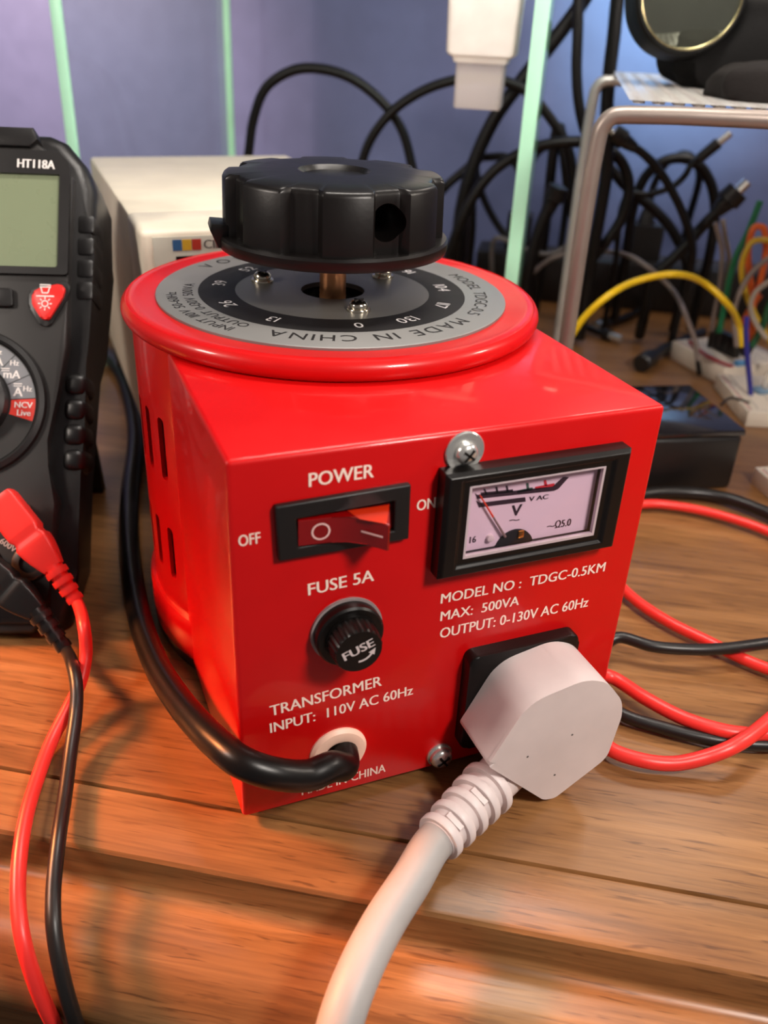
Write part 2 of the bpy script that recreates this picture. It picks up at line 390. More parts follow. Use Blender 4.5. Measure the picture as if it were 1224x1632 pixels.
def screw(name, F, cx, cy, w0, r, parent, washer=0, m_=ZINC, rot=.4):
    bm = bm_new()
    if washer: lathe(bm, F, [(0, w0), (washer, w0), (washer, w0+.05), (washer*.95, w0+.08), (0, w0+.08)], 40, cx, cy); w0 += .08
    lathe(bm, F, [(0, w0), (r*.98, w0), (r, w0+r*.2), (r*.92, w0+r*.5), (r*.7, w0+r*.72), (r*.35, w0+r*.82), (0, w0+r*.84)], 32, cx, cy)
    o = link(name, bm, m_, parent)
    bm = bm_new()
    for k in range(2):
        a = rot + k*PI/2; c, s = math.cos(a), math.sin(a)
        F2 = (fr(F, cx, cy, 0), F[1]*c+F[2]*s, F[2]*c-F[1]*s, F[3]); box(bm, F2, -r*.62, r*.62, -r*.1, r*.1, w0+r*.55, w0+r*.875)
    link('cross_slot', bm, mat('slot_dark', (40, 38, 36), .4, metal=.6), o); return o
for a, r in ((141.4, 2.55), (-88.5, 2.35), (28.2, 2.6)):
    a = math.radians(a); screw('dial_screw', FC, r*math.cos(a), r*math.sin(a), 11.96, .30, var, .38, mat('nickel', (212, 204, 186), .16, metal=1.0))
# shaft
bm = bm_new(); n = 40; rings = []
for i in range(30):
    zz = 11.25 + i*.09; rings.append([bm.verts.new((CX + (.43+.014*(((k//2)+i) % 2))*math.cos(2*PI*k/n), CY + (.43+.014*(((k//2)+i) % 2))*math.sin(2*PI*k/n), zz)) for k in range(n)])
for a, b in zip(rings, rings[1:]):
    for k in range(n): bm.faces.new((a[k], a[(k+1) % n], b[(k+1) % n], b[k]))
bm.faces.new(rings[0]); bm.faces.new(rings[-1]); link('shaft', bm, BRASS, var)
# knob: fluted body on a thin skirt with a pointer
HA = math.radians(-79.5); n = 240
def kr(a, base):
    d = (a-HA) % (PI/4); d = min(d, PI/4-d); t = max(0, min(1, (math.radians(10.2)-d)/math.radians(3.2))); t = t*t*(3-2*t)
    lobe = .05*math.cos((d-PI/8)*4)
    return base + lobe - .30*t
bm = bm_new(); rings = []
for zz, sc in ((13.84, 1.0), (15.52, .985), (15.62, .97), (15.68, .945)):
    rings.append([bm.verts.new((CX + kr(2*PI*k/n, 3.50)*sc*math.cos(2*PI*k/n), CY + kr(2*PI*k/n, 3.50)*sc*math.sin(2*PI*k/n), zz)) for k in range(n)])
for r_, zz in ((2.4, 15.74), (1.15, 15.76), (1.08, 15.70), (1.0, 15.62)):
    rings.append([bm.verts.new((CX + r_*math.cos(2*PI*k/n), CY + r_*math.sin(2*PI*k/n), zz)) for k in range(n)])
for a, b in zip(rings, rings[1:]):
    for k in range(n): bm.faces.new((a[k], a[(k+1) % n], b[(k+1) % n], b[k]))
bm.faces.new(rings[0]); bm.faces.new(rings[-1]); knob = link('knob', bm, BLKG, var, 30)
hd = Vector((math.cos(HA), math.sin(HA), 0)); hs = Vector((-math.sin(HA), math.cos(HA), 0))
cb = bm_new(); lathe(cb, (Vector((CX, CY, 14.76)), hs, Z, hd), [(0, 1.5), (.55, 1.5), (.55, 4.5), (0, 4.5)], 32)
boolean(knob, [link('cutter', cb, BLK, var)])
bm = bm_new(); lathe(bm, (Vector((CX, CY, 14.76)), hs, Z, hd), [(0, 1.52), (.25, 1.52), (.22, 1.8), (.1, 1.8), (.08, 1.65), (0, 1.65)], 20); link('set_screw', bm, ZINC, knob)
bm = bm_new(); lathe(bm, FC, [(0, 13.42), (3.50, 13.42), (3.68, 13.46), (3.72, 13.6), (3.72, 13.78), (3.66, 13.86), (0, 13.86)], 128); sk = link('knob_skirt', bm, BLKG, knob)
pa = math.radians(172); pd = Vector((math.cos(pa), math.sin(pa), 0)); ps = Vector((-math.sin(pa), math.cos(pa), 0))
bm = bm_new(); prism(bm, (Vector((CX, CY, 0)), pd, Z, ps), [(3.3, 13.50), (3.75, 13.50), (3.98, 14.05), (3.92, 14.25), (3.3, 14.2)], -.55, .55, .06, 2, both=True); link('pointer', bm, BLKG, knob)

# front panel furniture -------------------------------------------------
FP = PFRAME(0)
def pp(p, w_=0): q = py(p, -w_); return (q.x, q.z)
def panel_text(bm, s, bl, br, tl, bold=.018, w_=.014, plane=0):
    a = Vector(pp(bl, plane)); b = Vector(pp(br, plane)); t = Vector(pp(tl, plane)); d = b-a
    put_text(bm, FP, s, a.x, a.y, d.length, (t-a).length, math.atan2(d.y, d.x), w_, bold)
for s, bl, br, tl in (
    ('POWER', (492.4, 775.6), (595, 760), (492, 753.5)), ('OFF', (380.6, 871), (415, 864.7), (379.5, 853)), ('ON', (664, 814), (693, 808.5), (664, 797)),
    ('FUSE 5A', (491.5, 948.5), (595.6, 925), (491, 929.7)), ('TRANSFORMER', (431, 1141), (608, 1092), (428, 1125)), ('INPUT:  110V AC 60Hz', (431, 1167.6), (657.5, 1106), (431, 1152)),
    ('MADE IN CHINA', (481, 1267), (614, 1229), (481, 1254)), ('MODEL NO :  TDGC-0.5KM', (702, 961.7), (962.5, 910), (703.2, 946)),
    ('MAX:  500VA', (701.4, 989.5), (826, 963.5), (702, 974.5)), ('OUTPUT: 0-130V AC 60Hz', (700.5, 1017), (935.8, 966), (701.4, 1001))):
    bm = bm_new(); panel_text(bm, s, bl, br, tl); lab(link('printed_text', bm, INK, front), 'cream lettering reading ' + s.replace(':', '').replace('  ', ' ').lower())
screw('panel_screw', FP, 5.98, 10.74, 0, .30, var, .54, rot=.9); screw('panel_screw', FP, 6.13, .42, 0, .36, var, .42, rot=.6)
# rocker switch
def P4(pts, w_): return [pp(p, w_) for p in pts]
sw = bm_new(); o4 = P4([(437, 806), (654, 770), (650, 857), (443, 893)], .12); i4 = [(o4[0][0]+.52, o4[0][1]-.42), (o4[1][0]-.42, o4[1][1]-.40), (o4[2][0]-.42, o4[2][1]+.30), (o4[3][0]+.52, o4[3][1]+.30)]
def frame(bm, F, outer, inner, w0, w1, lip=0):
    n_ = len(outer); A = [[bm.verts.new(fr(F, p[0], p[1], w_)) for p in pl] for pl, w_ in ((outer, w0), (outer, w1), (inner, w1+lip), (inner, w0))]
    for k in range(4):
        a, b = A[k], A[(k+1) % 4]
        for i in range(n_): bm.faces.new((a[i], a[(i+1) % n_], b[(i+1) % n_], b[i]))
frame(sw, FP, o4, i4, 0, .20); switch = link('switch_bezel', sw, BLK, var, 30, bevel=.05)
x0, x1 = i4[0][0]+.03, i4[1][0]-.05; z0, z1 = i4[2][1]+.04, i4[0][1]-.04
bm = bm_new(); box(bm, FP, x0-.05, x1+.05, z0-.05, z1+.05, .005, .03); link('switch_well', bm, DARK, switch)
ROCK = mat('red_translucent_rocker', (150, 6, 8), .16, coat=.5, trans=.3); 
prf = [(x0, .03), (x0, .22), ((x0*2+x1)/3, .27), ((x0+x1)/2, .36), ((x0+x1*2)/3, .62), (x1-.46, 1.06), (x1-.41, 1.05), (x1-.05, .12), (x1, .03)]
bm = bm_new(); prism(bm, (Vector((0, 0, z0)), Vector((1, 0, 0)), Vector((0, -1, 0)), Z), prf, 0, z1-z0, .02, 1, both=True); rock = link('rocker', bm, ROCK, switch, 25)
def rocky(x):
    for a, b in zip(prf[1:], prf[2:]):
        if a[0] <= x <= b[0]: return a[1] + (b[1]-a[1])*(x-a[0])/(b[0]-a[0])
    return .3
bm = bm_new(); zc = (z0+z1)/2; xm = x0+.55
for k in range(24):
    q = []
    for r_, a in ((.19, k), (.235, k), (.235, k+1), (.19, k+1)):
        xx = xm + r_*math.cos(a*PI/12); q.append(bm.verts.new((xx, -rocky(xx)-.015, zc + r_*math.sin(a*PI/12))))
    bm.faces.new(q)
xa, xb = x1-.95, x1-.55
bm.faces.new([bm.verts.new((a, -rocky(a)-.02, c)) for a, c in ((xa, zc-.02), (xb, zc-.02), (xb, zc+.03), (xa, zc+.03))])
link('rocker_mark', bm, mat('rocker_ink', (236, 190, 186), .5), rock)
bm = bm_new(); prism(bm, (Vector((0, 0, z1+.002)), Vector((1, 0, 0)), Vector((0, -1, 0)), Z), [(x1-1.15, .10), (x1-1.0, .58), (x1-.47, .98), (x1-.06, .12)], 0, .012); lab(link('rocker_glow', bm, mat('orange_glow_paint', (196, 44, 16), .2, coat=.4), rock), 'orange glow coloured onto the upper side of the rocker')  # thin opaque plate: glow through the rocker put into its colour
# panel voltmeter
vo = [pp(p, .55) for p in ((712, 761), (1010, 716), (981, 876), (701, 926))]
b0 = [(vo[0][0]-.06, vo[0][1]+.06), (vo[1][0]+.06, vo[1][1]+.06), (vo[2][0]+.06, vo[2][1]-.06), (vo[3][0]-.06, vo[3][1]-.06)]
xl = (vo[0][0]+vo[3][0])/2; xr = (vo[1][0]+vo[2][0])/2; zt = (vo[0][1]+vo[1][1])/2; zb = (vo[2][1]+vo[3][1])/2
wi = [pp(p, .45) for p in ((749, 776), (966, 744), (943, 852), (739, 889))]
wl = (wi[0][0]+wi[3][0])/2; wr = (wi[1][0]+wi[2][0])/2; wt = (wi[0][1]+wi[1][1])/2; wb = (wi[2][1]+wi[3][1])/2
R4 = lambda a, b, c, d: [(a, d), (b, d), (b, c), (a, c)]
bm = bm_new()
L_ = [(R4(xl, xr, zb, zt), 0), (R4(xl, xr, zb, zt), .42), (R4(xl+.1, xr-.1, zb+.1, zt-.1), .55), (R4(wl-.28, wr+.28, wb-.28, wt+.24), .55), (R4(wl-.2, wr+.2, wb-.2, wt+.18), .46), (R4(wl, wr, wb, wt), .46), (R4(wl, wr, wb, wt), .02)]
RR = [[bm.verts.new(fr(FP, p[0], p[1], w_)) for p in pl] for pl, w_ in L_]
for a, b in zip(RR, RR[1:]+RR[:1]):
    for i in range(4): bm.faces.new((a[i], a[(i+1) % 4], b[(i+1) % 4], b[i]))
vm = link('voltmeter_bezel', bm, BLKG, var, 25, bevel=.03)
FW = .18
bm = bm_new(); box(bm, FP, wl+.01, wr-.01, wb+.01, wt-.01, .03, FW); face = link('voltmeter_face', bm, mat('meter_face_white', (236, 216, 226), .5, vary=.02), vm)
def zf(x, y): return pp((680+x/3.06, 660+y/3.06), FW)
def mark(m_, name, polys=(), texts=()):
    bm = bm_new()
    for pl in polys: poly2(bm, FP, [zf(*p) for p in pl], FW+.008)
    for t in texts: panel_text(bm, t[0], *[(680+p[0]/3.06, 660+p[1]/3.06) for p in t[1:]], bold=.03, w_=FW+.009, plane=FW)
    return link(name, bm, m_, face)
mark(mat('meter_print', (46, 26, 40), .5), 'scale_print',
     [[(234, 384), (246, 413), (620, 374), (642, 364), (694, 306), (664, 306), (614, 352), (246, 393)], [(240, 420), (254, 455), (483, 426), (480, 404), (258, 432)],
      [(262, 382), (264, 396), (422, 380), (420, 366)], [(276, 364), (286, 390), (296, 389), (284, 363)], [(334, 355), (340, 384), (350, 383), (344, 354)], [(384, 349), (390, 378), (400, 377), (394, 348)]],
     [('V AC', (497, 425), (590, 412), (498, 403)), ('V', (410, 498), (458, 490), (408, 446)), ('~', (402, 530), (448, 526), (402, 500)), ('~', (585, 560), (620, 556), (585, 530)), ('Ω5.0', (624, 556), (700, 542), (625, 522)), ('16', (208, 629), (238, 624), (208, 598))])
mark(mat('meter_print_green', (66, 96, 84), .5), 'green_scale_print', [[(440, 372), (442, 384), (518, 370), (516, 356)], [(484, 336), (488, 366), (500, 365), (496, 334)]])
mark(mat('meter_print_red', (206, 40, 56), .5), 'red_scale_print', [[(528, 354), (530, 368), (625, 350), (622, 336)], [(570, 322), (574, 350), (588, 348), (582, 320)]])
hc = zf(425, 610); hr = .58
bm = bm_new(); prism(bm, FP, [(hc[0]+hr*math.cos(a*PI/20), max(wb+.02, hc[1]-.26+hr*math.sin(a*PI/20))) for a in range(0, 21)], FW, FW+.06); link('needle_hub', bm, DARK, face)
bm = bm_new(); a = zf(452, 575); box(bm, FP, a[0]-.09, a[0]+.08, a[1]-.12, a[1]+.1, FW+.06, FW+.13, .02); link('brass_clip', bm, mat('gold_brass', (214, 150, 60), .25, metal=1.0), face)
bm = bm_new(); p0, p1 = zf(252, 388), zf(375, 590); strip = [Vector((p0[0], -FW-.10, p0[1])), Vector(((p0[0]+p1[0])/2, -FW-.10, (p0[1]+p1[1])/2)), Vector((p1[0], -FW-.09, p1[1]))]
sweep(bm, strip[:2], [.02, .028], 8); link('needle_tip', bm, mat('needle_orange', (232, 66, 30), .4), face)
bm = bm_new(); sweep(bm, strip[1:], [.028, .04], 8); link('needle', bm, mat('needle_grey', (160, 140, 136), .4, metal=.5), face)
a = zf(305, 600); bm = bm_new(); lathe(bm, FP, [(0, FW), (.10, FW), (.10, FW+.10), (0, FW+.13)], 16, a[0], a[1]); link('zero_stop', bm, WHT, face)
bm = bm_new(); frame(bm, FP, R4(wl-.02, wr+.02, wb-.02, wt+.02), R4(wl+.045, wr-.05, wb+.06, wt-.025), .36, .475); lab(link('window_rim', bm, mat('clear_edge', (196, 178, 184), .15, coat=.5), vm), 'pale clear edge of the window')
bm = bm_new(); box(bm, FP, wl+.02, wr-.02, wb+.02, wt-.02, .40, .43); link('clear_window', bm, glass('clear_acrylic', (.97, .93, .96), rough=.03), vm)
# fuse holder
bm = bm_new(); FX, FZ = 2.98, 5.95
lathe(bm, FP, [(0, 0), (1.0, 0), (1.0, .08), (0, .08)], 40, FX, FZ); fuse = link('fuse_washer', bm, mat('grey_washer', (150, 138, 138), .5), var)
bm = bm_new(); lathe(bm, FP, [(0, .08), (.93, .08), (.93, .36), (.88, .42), (.72, .42), (.72, .5), (0, .5)], 48, FX, FZ); link('fuse_collar', bm, BLKG, fuse)
bm = bm_new(); n = 72; rings = []
for r_, w_ in ((.70, .42), (.66, .95), (.62, 1.02)):
    rings.append([bm.verts.new(fr(FP, FX + (r_-(.03 if k % 3 == 0 and w_ < 1 else 0))*math.cos(2*PI*k/n), FZ + (r_-(.03 if k % 3 == 0 and w_ < 1 else 0))*math.sin(2*PI*k/n), w_)) for k in range(n)])
for a, b in zip(rings, rings[1:]):
    for k in range(n): bm.faces.new((a[k], a[(k+1) % n], b[(k+1) % n], b[k]))
bm.faces.new(rings[0]); bm.faces.new(rings[-1]); fcap = link('fuse_cap', bm, BLKG, fuse, 20)
bm = bm_new(); put_text(bm, FP, 'FUSE', FX-.03, FZ+.09, .86, .27, math.radians(21), 1.03, .03, center=True)
arc2(bm, FP, FX, FZ+.08, .36, .42, math.radians(-92), math.radians(-32), 1.03, 14)
ar = math.radians(-32); c = Vector((FX+.39*math.cos(ar), FZ+.08+.39*math.sin(ar))); t = Vector((-math.sin(ar), math.cos(ar))); nn = Vector((math.cos(ar), math.sin(ar)))
poly2(bm, FP, [c+nn*.1, c-nn*.1, c+t*.2], 1.03); link('cap_print', bm, mat('cap_ink', (205, 192, 192), .5), fcap)
# cord grommet
GX, GZ = 2.83, 1.62
bm = bm_new(); lathe(bm, FP, [(.45, 0), (.86, 0), (.86, .06), (.78, .16), (.55, .2), (.45, .16)], 48, GX, GZ, close=True); link('cord_grommet', bm, mat('cream_grommet', (250, 206, 184), .45), var)
# input cord (captive): curls round the left side and runs back
cordp = [(GX+.15, .6, GZ+.05), (GX+.12, -.1, GZ+.03), (GX, -.55, GZ-.02)]
for p, y in (((527, 1222), -.92), ((490, 1236), -1.1), ((430, 1231), -1.1), ((384, 1214), -.75), ((345, 1184), .2), ((310, 1148), 1.6)): cordp.append(py(p, y))
for p, z in (((280, 1110), 1.9), ((252, 1065), 1.3), ((230, 1010), .85), ((217, 960), .55), ((207, 880), .3), ((207, 790), .12), ((216, 700), .12), ((208, 640), .12), ((192, 595), .12), ((164, 562), .12), ((120, 540), .12), ((60, 535), .12)): cordp.append(pz(p, z))
tube_obj('input_cord', cordp, .43, BLKG, var, per=10, n=20)
# output socket
sk0 = pp((752, 1052), .5); sk1 = (sk0[0]-.02, .95)
bm = bm_new(); prism(bm, FP, rrect(sk0[0], 10.25, .80, sk0[1], .3), 0, .45, .08, 2); link('output_socket', bm, BLKG, var)

# ================================================================== WHITE PLUG
plug = thing('mains_plug', 'white moulded mains plug with thick white cable in the red front panel', 'plug', (8.6, -1.6, D))
PY = 2.3
face_px = [(777, 1221), (843, 1121), (934, 1083), (968, 1087), (992, 1117), (991, 1142), (967, 1208), (884, 1272), (866, 1275)]
pf = rounded([pp(p, PY) for p in face_px], [.14, .6, .4, .35, .3, .2, .3, .14, .14])
bm = bm_new(); prism(bm, PFRAME(0), pf, .47, PY, .20, 5); body = link('plug_body', bm, WHT, plug, 50)
bm = bm_new()
for p in ((841, 1206), (912, 1171), (884, 1235)): q = pp(p, PY); prism(bm, FP, ngon(q[0], q[1], .035, 12), PY, PY+.006)
link('moulding_pip', bm, mat('pip_grey', (96, 90, 90), .5), body)
# strain relief
r0 = py((790, 1242), -1.65); r1 = pz((697, 1338), .42)
r0b = r0 + (r0-r1).normalized()*.9
ax = (r1-r0).normalized(); Ls = (r1-r0).length
bm = bm_new(); n_ = 60; path = [r0b + (r1-r0b)*(i/n_) for i in range(n_+1)]
sweep(bm, path, [.72 - .16*i/n_ for i in range(n_+1)], 28); sr = link('strain_relief', bm, WHT, body, 60)
e1 = ax.cross(Z).normalized(); e2 = e1.cross(ax)
for k in range(5):
    c = r0 + (r1-r0)*(.16+.195*k); bm = bm_new(); R_ = .84-.035*k
    lathe(bm, (c, e1, e2, ax), [(.4, -.135), (R_-.03, -.135), (R_, -.09), (R_, .09), (R_-.03, .135), (.4, .135)], 40, close=True); link('relief_ring', bm, WHT, sr)
for k in (1, 3):
    c = r0 + (r1-r0)*(.257+.195*k); nrm = ((CAM-c) - ax*(CAM-c).dot(ax)).normalized(); sd = ax.cross(nrm)
    bm = bm_new(); box(bm, (c, sd, ax, nrm), -.28, .28, -.1, .1, .45, .74-.035*k, .03); link('relief_bridge', bm, WHT, sr)
wp = [r1 - ax*.6, r1 + ax*.25, pz((655, 1403), .38), pz((612, 1470), .30), pz((576, 1540), .18), pz((552, 1600), -.1), pz((535, 1660), -.6), pz((524, 1740), -1.6), pz((520, 1850), -4), pz((520, 1900), -9), pz((520, 1900), -20)]
tube_obj('cable', wp, .545, mat('white_cable', (168, 164, 162), .5), plug, per=10, n=24)

# ================================================================== MULTIMETER
MA, MT = math.radians(18), math.radians(33)
mex = Vector((math.cos(MA), -math.sin(MA), 0)); mbk = Vector((math.sin(MA), math.cos(MA), 0))
mey = Z*math.cos(MT) + mbk*math.sin(MT); mn = -mbk*math.cos(MT) + Z*math.sin(MT)
MB = pz((40, 1030), D); FM = (MB, mex, mey, mn)
def mp(p, w_=0):
    q = hit(p, MB + mn*w_, mn) - MB; return (q.dot(mex), q.dot(mey))
MC = -2.25
meter = thing('digital_multimeter', 'black rugged handheld multimeter with grey screen and red button leaning at the left', 'multimeter', MB + mex*MC - mn*2)
HOL = mat('black_holster_rubber', (19, 17, 17), .4, bump=.1); FACEM = mat('charcoal_face', (34, 32, 31), .5)
def sym(pts): return [(MC+a, b) for a, b in pts] + [(MC-a, b) for a, b in reversed(pts)]
hol = [(3.3, .3), (3.72, .8), (3.9, 2.6), (3.92, 4.6), (3.94, 6.3), (4.05, 8.0), (4.05, 10.4), (4.15, 11.5), (4.28, 14.8), (4.25, 17.2), (3.85, 18.2), (3.1, 19.1), (2.5, 19.35)]
bm = bm_new(); prism(bm, FM, sym(hol), -4.0, -.5, .5, 3, both=True); 
for v_ in bm.verts:
    d_ = v_.co - MB; w_ = d_.dot(mn); u_ = d_.dot(mex); v_.co += mex*((u_-MC)*(-.030*max(0, -w_-.6)*max(.15, min(1, (12.5-d_.dot(mey))/3))))
bmesh.ops.bisect_plane(bm, geom=bm.verts[:]+bm.edges[:]+bm.faces[:], plane_co=(0, 0, D+.02), plane_no=(0, 0, -1), clear_outer=True); bmesh.ops.holes_fill(bm, edges=[e for e in bm.edges if e.is_boundary]); holster = link('holster', bm, HOL, meter, 40)
bod = [(2.5, .45), (2.95, 1.0), (3.0, 2.6), (3.3, 5.2), (2.75, 6.5), (2.85, 7.5), (3.2, 9.4), (3.5, 11.0), (3.45, 13.6), (3.55, 17.4), (2.9, 18.2), (2.2, 18.7)]
bm = bm_new(); prism(bm, FM, sym(bod), -1.2, 0.0, .15, 3); mbody = link('face_housing', bm, FACEM, meter, 40)
# side grips
for side in (1, -1):
    for k in range(4):
        v0 = 12.9 + k*.85; bm = bm_new(); box(bm, FM, MC+side*3.95-.32, MC+side*3.95+.32, v0, v0+.72, -2.0, -.42, .14); link('grip_ridge', bm, HOL, holster)
    for k in range(4):
        v0 = 6.4 + k*.95; bm = bm_new(); box(bm, FM, MC+side*3.70-.44, MC+side*3.70+.40, v0, v0+.88, -2.0, -.34, .30, 3); link('grip_ridge', bm, HOL, holster)
# top brow and screen
bm = bm_new(); prism(bm, FM, [(MC-2.0, 18.45), (MC+2.0, 18.45), (MC+2.3, 18.75), (MC+2.1, 19.2), (MC-2.1, 19.2), (MC-2.3, 18.75)], -.9, .18, .1, 2); link('top_brow', bm, HOL, holster)
tr = mp((99, 281)); br = mp((91, 428)); lt, lb, lr = tr[1], br[1], (tr[0]+br[0])/2; ll = 2*MC-lr
bz = mp((116, 262)); bz2 = mp((107, 440)); bt, bb, brt = bz[1]+.42, bz2[1], (bz[0]+bz2[0])/2
bm = bm_new()
O_ = rounded([(2*MC-brt, bt), (brt-.45, bt), (brt, bt-.5), (brt, bb), (2*MC-brt, bb)], .15, 3); I_ = rounded([(ll, lt), (lr-.02, lt), (lr, lt-.02), (lr, lb), (ll, lb)], .12, 3)
frame(bm, FM, O_, I_, -.05, .16); sb = link('screen_bezel', bm, BLK, mbody, 30)
bm = bm_new(); prism(bm, FM, I_, -.03, .04); scr = link('screen', bm, mat('grey_lcd', (124, 134, 106), .28, vary=.015), mbody)
bm = bm_new(); a = mp((28, 265), .16); b = mp((87, 268), .16); put_text(bm, FM, 'HT118A', a[0], a[1]-.04, b[0]-a[0], .33, math.atan2(b[1]-a[1], b[0]-a[0]), .172, .045); link('model_print', bm, mat('meter_white_print', (226, 220, 216), .5), sb)
# red light button
bp_ = [mp(p, .2) for p in ((51, 466), (65, 458), (97, 452), (104, 460), (100, 474), (78, 509), (66, 509), (51, 485))]
cxb = sum(p[0] for p in bp_)/8; cyb = sum(p[1] for p in bp_)/8
bm = bm_new(); prism(bm, FM, rounded([(cxb+(p[0]-cxb)*1.28, cyb+(p[1]-cyb)*1.28) for p in bp_], .12, 3), -.05, .08, .04, 2); link('button_surround', bm, BLK, mbody)
bm = bm_new(); prism(bm, FM, rounded(bp_, .1, 4), 0, .22, .08, 3); btn = link('light_button', bm, mat('red_button', (222, 34, 30), .4), mbody, 50)
bm = bm_new(); x, y = cxb-.1, cyb+.1
strip2(bm, FM, (x-.32, y), (x+.32, y), .05, .228)
arc2(bm, FM, x, y-.28, .09, .13, 0, 2*PI, .228, 20)
for k in range(8): a = k*PI/4; strip2(bm, FM, (x+.16*math.cos(a), y-.28+.16*math.sin(a)), (x+.25*math.cos(a), y-.28+.25*math.sin(a)), .04, .228)
for p, q in (((x-.2, y+.42), (x+.2, y+.42)), ((x-.2, y+.34), (x+.2, y+.34)), ((x-.16, y+.34), (x-.1, y+.12)), ((x+.16, y+.34), (x+.1, y+.12)), ((x-.1, y+.12), (x+.1, y+.12))): strip2(bm, FM, p, q, .045, .228)
link('button_icon', bm, mat('meter_white_print', (226, 220, 216), .5), btn)
for dx in (-1.75, -3.5):
    bm = bm_new(); prism(bm, FM, rounded([(cxb+dx-.5, cyb-.3), (cxb+dx+.5, cyb-.3), (cxb+dx+.45, cyb+.4), (cxb+dx-.45, cyb+.4)], .15, 3), 0, .18, .06, 2); link('push_button', bm, BLK, mbody)
# rotary dial
dc = mp((-49, 640), .1); DR = mp((58, 640), .1)[0]-dc[0]
FDl = (FM[0] + mex*dc[0] + mey*dc[1], mex, mey, mn)
bm = bm_new(); lathe(bm, FDl, [(DR*1.0, 0), (DR*1.02, .16), (DR*1.06, .22), (DR*1.13, .16), (DR*1.15, 0)], 96, close=True); link('dial_rim', bm, BLK, mbody)
bm = bm_new(); lathe(bm, FDl, [(0, .0), (DR, .0), (DR, .08), (0, .08)], 96); dpl = link('dial_label_plate', bm, FACEM, mbody)
bm = bm_new(); arc2(bm, FDl, 0, 0, DR*.62, DR*.985, math.radians(4), math.radians(176), .086, 64); link('grey_label', bm, mat('dial_grey', (126, 128, 132), .45), dpl)
bm = bm_new(); arc2(bm, FDl, 0, 0, DR*.62, DR*.985, math.radians(-17), math.radians(3.6), .086, 12); link('red_label', bm, mat('dial_red', (214, 62, 52), .45), dpl)
bm = bm_new()
for a in (4, 26, 48, 70, 92, 114, 136, 158): a = math.radians(a); strip2(bm, FDl, (DR*.62*math.cos(a), DR*.62*math.sin(a)), (DR*.985*math.cos(a), DR*.985*math.sin(a)), .03, .09)
link('label_divider', bm, BLK, dpl)
def pol(r_, a): a = math.radians(a); return (DR*r_*math.cos(a), DR*r_*math.sin(a))
bm = bm_new()
for s, p, h in (('NCV', pol(.81, -2.6), .22), ('Live', pol(.83, -11), .22), ('A', pol(.74, 13), .34), ('Hz', pol(.89, 14), .2), ('mA', pol(.76, 35), .30), ('Hz', pol(.90, 43), .2), ('A', pol(.76, 56), .30), ('Hz', pol(.88, 63), .2)):
    put_text(bm, FDl, s, p[0], p[1], None, h, -.03, .092, .03, center=True)
for r_, a in ((.77, 22), (.74, 45), (.8, 68)):
    p = pol(r_, a); strip2(bm, FDl, (p[0]-.15, p[1]), (p[0]+.15, p[1]), .04, .092); strip2(bm, FDl, (p[0]-.15, p[1]-.08), (p[0]+.15, p[1]-.08), .03, .092)
link('dial_print', bm, mat('meter_white_print', (226, 220, 216), .5), dpl)
bm = bm_new(); lathe(bm, FDl, [(0, .08), (DR*.60, .08), (DR*.58, .5), (DR*.52, .6), (0, .6)], 64); dk = link('dial_knob', bm, BLK, mbody)
bm = bm_new(); box(bm, FDl, -DR*.5, DR*.5, -.32, .32, .6, 1.25, .15); link('knob_grip', bm, BLK, dk)
# terminal block
bm = bm_new(); prism(bm, FM, rounded([(MC-3.0, .8), (MC+2.7, .8), (MC+3.1, 2.0), (MC+3.1, 3.6), (MC+2.2, 4.7), (MC-2.2, 4.7), (MC-3.1, 3.6)], .2, 3), -.05, .18, .1, 2); tb = link('terminal_block', bm, BLK, mbody)
for k in range(4):
    bm = bm_new(); lathe(bm, FM, [(.36, .18), (.62, .18), (.62, .26), (.56, .3), (.36, .3)], 32, MC-2.4+1.6*k, 3.0, close=True); link('jack_ring', bm, mat('jack_grey', (60, 56, 54), .4), tb)
bm = bm_new(); a = mp((8, 858), .18); put_text(bm, FM, '600V', a[0]-.2, a[1]-.15, None, .22, -.6, .192, .02);
link('terminal_print', bm, mat('meter_white_print', (226, 220, 216), .5), tb)
bm = bm_new(); prism(bm, (MB + mex*MC, mbk, Z, mex), [(10.0, 8.2), (10.5, 8.0), (12.3, D), (11.7, D)], -2.6, 2.6, .05, 1); link('tilt_stand', bm, BLK, meter)

